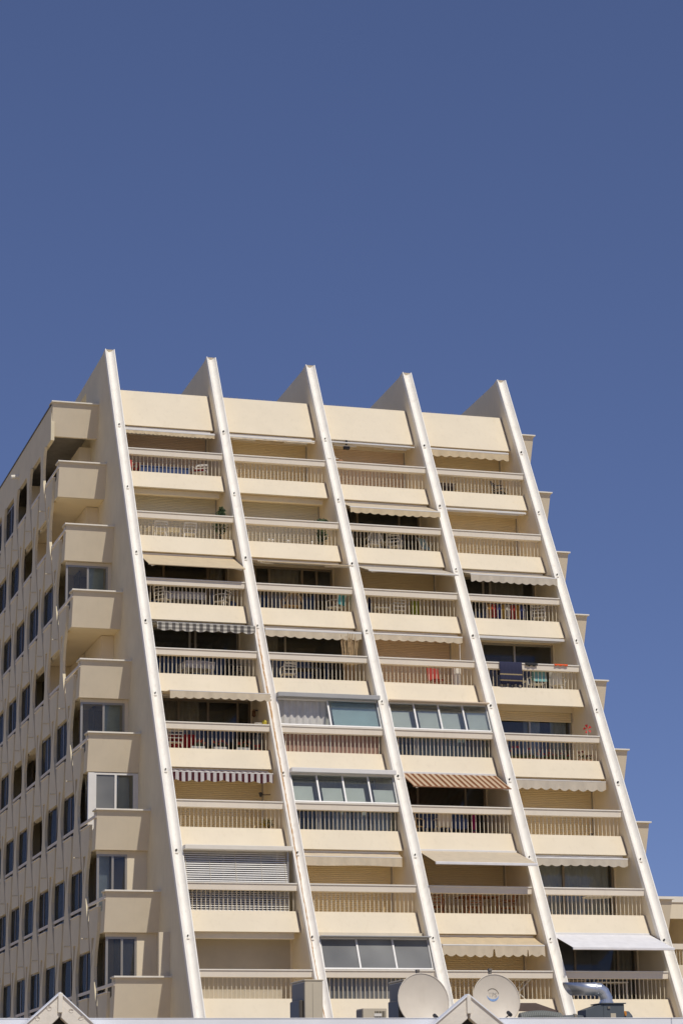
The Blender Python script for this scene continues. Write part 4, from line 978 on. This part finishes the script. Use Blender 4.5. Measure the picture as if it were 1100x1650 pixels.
# ------------------------------------------------------------------ low shop building in front
ZR = 3.515
shop = thing('shop_building', 'low flat-roofed shop building with pale metal roof edge in the foreground', 'building', (-5, -41, 0))
SX = -5; SY = -41
def sh(name, m, x0, x1, y0, y1, z0, z1, bevel=0): return MB().box(x0 - SX, x1 - SX, y0 - SY, y1 - SY, z0, z1).build(name, m, shop, bevel=bevel)
FASC = mat('pale_metal', (.86, .88, .92), .45, .05, 1.5)
sh('wall', WALL, -24, 14, -45.6, -36, 0, 3.0)
sh('roof', ROOF, -24.1, 14.1, -45.85, -35.9, 3.001, 3.2)
for q, (x0, x1) in enumerate(((-24.1, -16.0), (-15.99, -10.62), (-9.79, -4.05), (-3.12, .02), (.03, 7.0), (7.01, 14.1))):
    sh('roof_edge', FASC, x0, x1, -46.0, -45.86, 3.02, ZR, .008); 
    MB().box(x0 - SX, x1 - SX, -46.008 - SY, -45.80 - SY, ZR + .001, ZR + .012).build('edge_cap', FASC, shop)
PEEL = mat('peeling_white_paint', (.80, .745, .65), .75, .06, 2.5, .5, 14, streak=.2)
def gable(xc, za, hw, nm):
    r = thing('roof_gable', None, None, parent=shop); x = xc - SX; y0, y1 = -46.20 - SY, -46.07 - SY; zf = ZR - .10
    s_ = (za - ZR) / hw
    for sg in (-1, 1):
        # broad sloping board: outer edge from apex to foot, inner edge lower
        w_ = .40
        A = [(x, y0, za), (x + sg * (hw + .45), y0, za - s_ * (hw + .45)), (x + sg * (hw + .45), y0, za - s_ * (hw + .45) - w_), (x + sg * .02, y0, za - w_ + .02)]
        MB().loft(A, [(p[0], y1, p[2]) for p in A]).build('barge_board', PEEL, r, bevel=.01)
        A = [(x, y0 - .03, za + .012), (x + sg * (hw + .47), y0 - .03, za - s_ * (hw + .47) + .012), (x + sg * (hw + .47), y0 - .03, za - s_ * (hw + .47) - .012), (x, y0 - .03, za - .012)]
        MB().loft(A, [(p[0], y1 + .02, p[2]) for p in A]).build('verge_trim', FASC, r)
        if nm:
            for q in range(2):
                u = .16 + .14 * q + random.uniform(0, .05); zz = za - s_ * u - random.uniform(.07, .12); px = x + sg * u
                rim = [(px + .05 * math.cos(a) * random.uniform(.5, 1.2), zz + .035 * math.sin(a) * random.uniform(.4, 1.3)) for a in [2 * math.pi * w / 9 for w in range(9)]]
                f = MB(); c0 = len(f.v); f.v.append((px, y0 - .002, zz)); f.v += [(xx, y0 - .006 - .012 * (w in (1, 2, 3, 4)), z_) for w, (xx, z_) in enumerate(rim)]
                f.f += [(0, 1 + w, 1 + (w + 1) % 9) for w in range(9)]
                f.build('paint_flake', PEEL, r)
    MB().box(x - .035, x + .035, y0 - .035, y0 - .001, za - .30, za - .005).build('king_post', COPE, r, bevel=.006)
    MB().prism_x([(y0 + .132, 3.0), (y0 + .138, 3.0), (y0 + .138, za - .36), (y0 + .132, za - .36)], x - .35, x + .35).build('recess_shade_sheet', mat('painted_recess_shade', (.03, .026, .022), .8), r)  # near-black sheet paints in the shade of the hollow
gable(-10.20, 3.895, .43, 1)
gable(-3.59, 3.88, .47, 0)

ACM = mat('beige_metal', (.60, .52, .38), .5, .05, 2); ACD = mat('grey_metal', (.23, .20, .16), .5, .06, 3)
RZ = 3.2
def ac_unit(label, loc, wx, wy, h, handle=True):
    r = thing('air_conditioner', label, 'air conditioner', loc, 0)
    MB().box(-wx / 2, wx / 2, -wy / 2, wy / 2, .06, h).build('casing', ACM, r, bevel=.012)
    MB().box(-wx / 2 - .012, wx / 2 + .012, -wy / 2 - .012, wy / 2 + .012, h + .001, h + .025).build('lid', ACM, r, bevel=.006)
    MB().box(-wx / 2 - .006, -wx / 2 - .001, -wy / 2 + .03, wy / 2 - .03, .1, h - .03).build('side_panel', ACD, r)
    MB().box(-wx / 2 - .08, -wx / 2 - .007, -wy / 2 + .08, wy / 2 - .15, .1, h * .72).build('service_cover', mat('charcoal_metal', (.10, .085, .065), .4, .05, 3), r, bevel=.015)
    MB().lathe([(.02, 0), (.03, .01), (.03, .13), (.02, .14)], 8, (-wx / 2 - .085, -wy / 2 + .22, h * .35)).build('handle', ACM, r)
    MB().box(-wx / 2 + .14, -wx / 2 + .145, -wy / 2 - .004, -wy / 2 - .001, .1, h - .04).build('seam', ACD, r)
    for sx in (-1, 1): MB().box(sx * wx * .4 - .04, sx * wx * .4 + .04, -wy / 2, wy / 2, 0, .06).build('foot', ACD, r)
    return r
ac_unit('tall beige air conditioner with dark service cover standing apart from the dishes', (-4.96, -41.6, RZ), .33, .85, 1.17)
ac_unit('beige air conditioner half hidden behind the unmarked dish', (-3.02, -41.3, RZ), .36, .85, 1.20)
r = thing('vent_unit', 'small beige grille box peeking over the roof edge', 'vent', (-3.90, -42, RZ))
MB().box(-.22, .22, -.2, .2, 0, .69).build('casing', ACM, r, bevel=.01); MB().box(-.23, -.221, -.17, .17, .1, .66).build('side_panel', ACD, r)
for q in range(7): MB().box(.0 + q * .028, .014 + q * .028, -.206, -.201, .40, .64).build('slot', DARK, r)
MB().box(-.02, .12, -.21, -.2065, .55, .60).build('badge', COPE, r)

def dish(label, loc, rad, tiltz, logo=False):
    r = thing('satellite_dish', label, 'satellite dish', loc, tiltz)
    z = .86; n = 36; rings = 7; b = MB(); tilt = R(12)
    def pt(u, a, off=0):
        x, zz = rad * u * math.cos(a), rad * 1.04 * u * math.sin(a); d = .10 * (1 - u * u) + off       # bowl opens to -Y
        return (x, d * math.cos(tilt) + zz * math.sin(tilt), z + zz * math.cos(tilt) - d * math.sin(tilt))
    for off in (0, .012):
        b0 = len(b.v); b.v.append(pt(0, 0, off))
        for q in range(1, rings + 1):
            for j in range(n): b.v.append(pt(q / rings, 2 * math.pi * j / n, off))
        for j in range(n): b.f.append((b0, b0 + 1 + j, b0 + 1 + (j + 1) % n))
        for q in range(rings - 1):
            for j in range(n): b.f.append((b0 + 1 + q * n + j, b0 + 1 + (q + 1) * n + j, b0 + 1 + (q + 1) * n + (j + 1) % n, b0 + 1 + q * n + (j + 1) % n))
    dm = mat('dish_paint', (.72, .64, .52), .5, .05, 2.5, streak=.15)
    b.build('reflector', dm, r, smooth=True)
    MB().tube([pt(1.0, 2 * math.pi * j / n) for j in range(n + 1)], .010, 5).build('rim', dm, r)
    MB().tube([(0, .30, 0), (0, .30, 1.38)], .035, 8).build('mast', ACD, r); MB().box(-.05, .05, .12, .30, z - .12, z + .12).build('bracket', ACD, r)
    MB().lathe([(.16, 0), (.16, .02), (.05, .03)], 10, (0, .30, 0)).build('foot', ACD, r)
    p = Vector(pt(.96, -math.pi / 2)); e = p + Vector((0.02, -.50, .13))
    MB().tube([tuple(p), tuple(e)], .012, 6).build('feed_arm', ACD, r)
    MB().tube([tuple(e + Vector((0, -.05, -.01))), tuple(e + Vector((0, .07, .04)))], .035, 10).build('feed_horn', DKM, r)
    MB().box(-.03, .03, .26, .34, 1.381, 1.42).build('mast_cap', ACD, r)
    if logo:
        q = Vector(pt(.12, math.pi / 2)); lz = MB(); nseg = 20; c0 = pt(0, 0)
        f = MB(); pr = .115
        ang = [math.pi * (1.02 + .96 * j / nseg) for j in range(nseg + 1)]
        def face(a, rr, dx=-.03, dz=.10):
            x, zz = dx + rr * math.cos(a), dz + rr * math.sin(a); u = math.hypot(x, zz / 1.04) / rad; return pt(u, math.atan2(zz / 1.04, x), -.004)
        for j in range(nseg):
            t0, t1 = math.sin(math.pi * j / nseg) * .04, math.sin(math.pi * (j + 1) / nseg) * .04
            f.quad(face(ang[j], pr), face(ang[j + 1], pr), face(ang[j + 1], pr - t1 - .002), face(ang[j], pr - t0 - .002))
        f.build('logo_crescent', mat('logo_blue', (.22, .36, .62), .6, .25, 20), r)
        f = MB(); ang2 = [math.pi * (.05 + .75 * j / nseg) for j in range(nseg + 1)]
        for j in range(nseg): f.quad(face(ang2[j], pr + .004), face(ang2[j + 1], pr + .004), face(ang2[j + 1], pr - .007), face(ang2[j], pr - .007))
        f.build('logo_ring', mat('logo_dark', (.16, .13, .09), .6, .3, 20), r)
        cu = bpy.data.curves.new('logo_text', 'FONT'); cu.body = 'TPS'; cu.size = .105; cu.align_x = 'CENTER'; cu.align_y = 'CENTER'; cu.extrude = .001
        tmp = bpy.data.objects.new('tmp_text', cu); COL.objects.link(tmp)
        dg = bpy.context.evaluated_depsgraph_get(); me = bpy.data.meshes.new_from_object(tmp.evaluated_get(dg)); bpy.data.objects.remove(tmp)
        me.materials.clear(); me.materials.append(mat('logo_faded', (.60, .55, .47), .6))
        t = bpy.data.objects.new('logo_text', me); COL.objects.link(t); t.parent = r
        cpt = pt(.25, math.pi / 2 + .3, -.012); t.location = cpt; t.rotation_euler = (R(90) - tilt, 0, 0)
    return r
dish('beige satellite dish with no logo, in front of an air conditioner', (-2.93, -42.0, RZ - .02), .47, 0.0)
dish('beige satellite dish printed with a TPS logo and blue crescent', (-1.55, -42.0, RZ), .44, 0.0, True)

GALV = mat('galvanised_steel', (.74, .75, .76), .34, .12, 5, metal=.9); SLATE = mat('slate_metal', (.10, .115, .125), .5, .06, 3)
r = thing('exhaust_unit', 'grey extractor box with shiny bent steel duct on top', 'exhaust vent', (.60, -42, RZ))
MB().box(-.20, .21, -.25, .25, 0, .765).build('housing', SLATE, r, bevel=.01)
MB().loft([(-.52, -.2, .25), (-.52, .2, .25), (-.52, .2, .66), (-.52, -.2, .66)], [(-.201, -.25, .1), (-.201, .25, .1), (-.201, .25, .76), (-.201, -.25, .76)]).build('intake_cone', SLATE, r)
MB().box(-.23, .24, -.28, .28, .766, .785).build('lid', SLATE, r, bevel=.005)
MB().box(-.06, .04, -.254, -.251, .50, .60).build('rating_plate', ACM, r)
MB().box(-.12, -.07, -.27, -.2505, .68, .72).build('latch', ACD, r)
dp = [(-.03, 0, .786), (-.03, 0, .88), (-.085, 0, .99), (-.17, 0, 1.045), (-.24, 0, 1.045)]
MB().tube(dp, .115, 20, False).build('elbow', GALV, r, smooth=False)
# straight pipe with a slanted mouth
A = []; B = []; Ci = []
for j in range(24):
    a = 2 * math.pi * j / 24; yy, zz = .117 * math.cos(a), .117 * math.sin(a); xm = -.78 - (zz / .117) * .075
    A.append((-.24, yy, 1.045 + zz)); B.append((xm, yy, 1.045 + zz)); Ci.append((xm + .012, yy * .95, 1.045 + zz * .95))
d_ = MB().loft(A, B, False); b0 = len(d_.v); d_.v += Ci; d_.f += [(24 + j, 24 + (j + 1) % 24, b0 + (j + 1) % 24, b0 + j) for j in range(24)]
Di = [(-.25, y * .95, 1.045 + (z - 1.045) * .95) for _, y, z in A]; b1 = len(d_.v); d_.v += Di; d_.f += [(b0 + j, b0 + (j + 1) % 24, b1 + (j + 1) % 24, b1 + j) for j in range(24)]; d_.f.append(tuple(b1 + j for j in range(24)))
d_.build('duct', GALV, r, smooth=True)
for x, z in ((-.25, 1.045),): MB().tube([(x - .02, 0, z), (x + .02, 0, z)], .124, 20, True).build('duct_collar', GALV, r)
MB().tube([(-.03, 0, .786), (-.03, 0, .82)], .13, 20).build('duct_collar', GALV, r)
MB().tube([(.211, 0, .52), (.38, 0, .52), (.43, 0, .50)], [.13, .13, .08], 14).build('motor', SLATE, r)
MB().tube([(.24, -.14, .60), (.27, -.17, .60)], .045, 10).build('warning_cap', mat('orange_plastic', (.75, .28, .02), .5), r)
r = thing('duct_hood', 'brown sheet metal hood sloping down beside the TPS dish', 'hood', (-.72, -41.4, RZ + .05))
MB().loft([(-.55, -.35, .76), (.02, -.35, .76), (.45, -.35, .62), (.45, -.35, .60), (-.55, -.35, .62)], [(-.55, .35, .80), (.02, .35, .80), (.45, .35, .66), (.45, .35, .64), (-.55, .35, .66)]).build('cover', mat('brown_metal', (.16, .115, .09), .5, .15, 4), r)
for sx in (-.5, .1): MB().box(sx - .02, sx + .02, -.2, .2, -.05, .65).build('support', ACD, r)
hs = thing('flexible_hose', 'ribbed grey flexible hose lying under the brown hood', 'hose', (-.72, -42.1, RZ))
for q in range(22):
    x = -.42 + q * .036; z = .52 + .04 * math.sin(q / 21 * math.pi)
    if q == 0: src = MB().tube([(-.02, 0, 0), (-.008, 0, 0), (.008, 0, 0), (.022, 0, 0)], [.088, .10, .10, .088], 14).build('ring', mat('ribbed_grey', (.20, .21, .19), .6, .1, 6), hs, (x, 0, z))
    else: inst(src, hs, (x, 0, z), 'ring')
for sx in (-.3, .25): MB().box(sx - .03, sx + .03, -.08, .08, 0, .44).build('saddle', ACD, hs)
pp = thing('roof_pipe', 'dark pipe run joining the hose to the extractor box', 'pipe', (-.1, -42.1, RZ)); MB().tube([(-.25, 0, .52), (.02, 0, .54), (.22, .02, .52)], .045, 8).build('tube', SLATE, pp); MB().tube([(-.02, 0, .54), (.03, 0, .54)], .06, 10).build('clamp', ACD, pp); MB().box(-.02, .02, -.03, .03, 0, .50).build('support', ACD, pp)
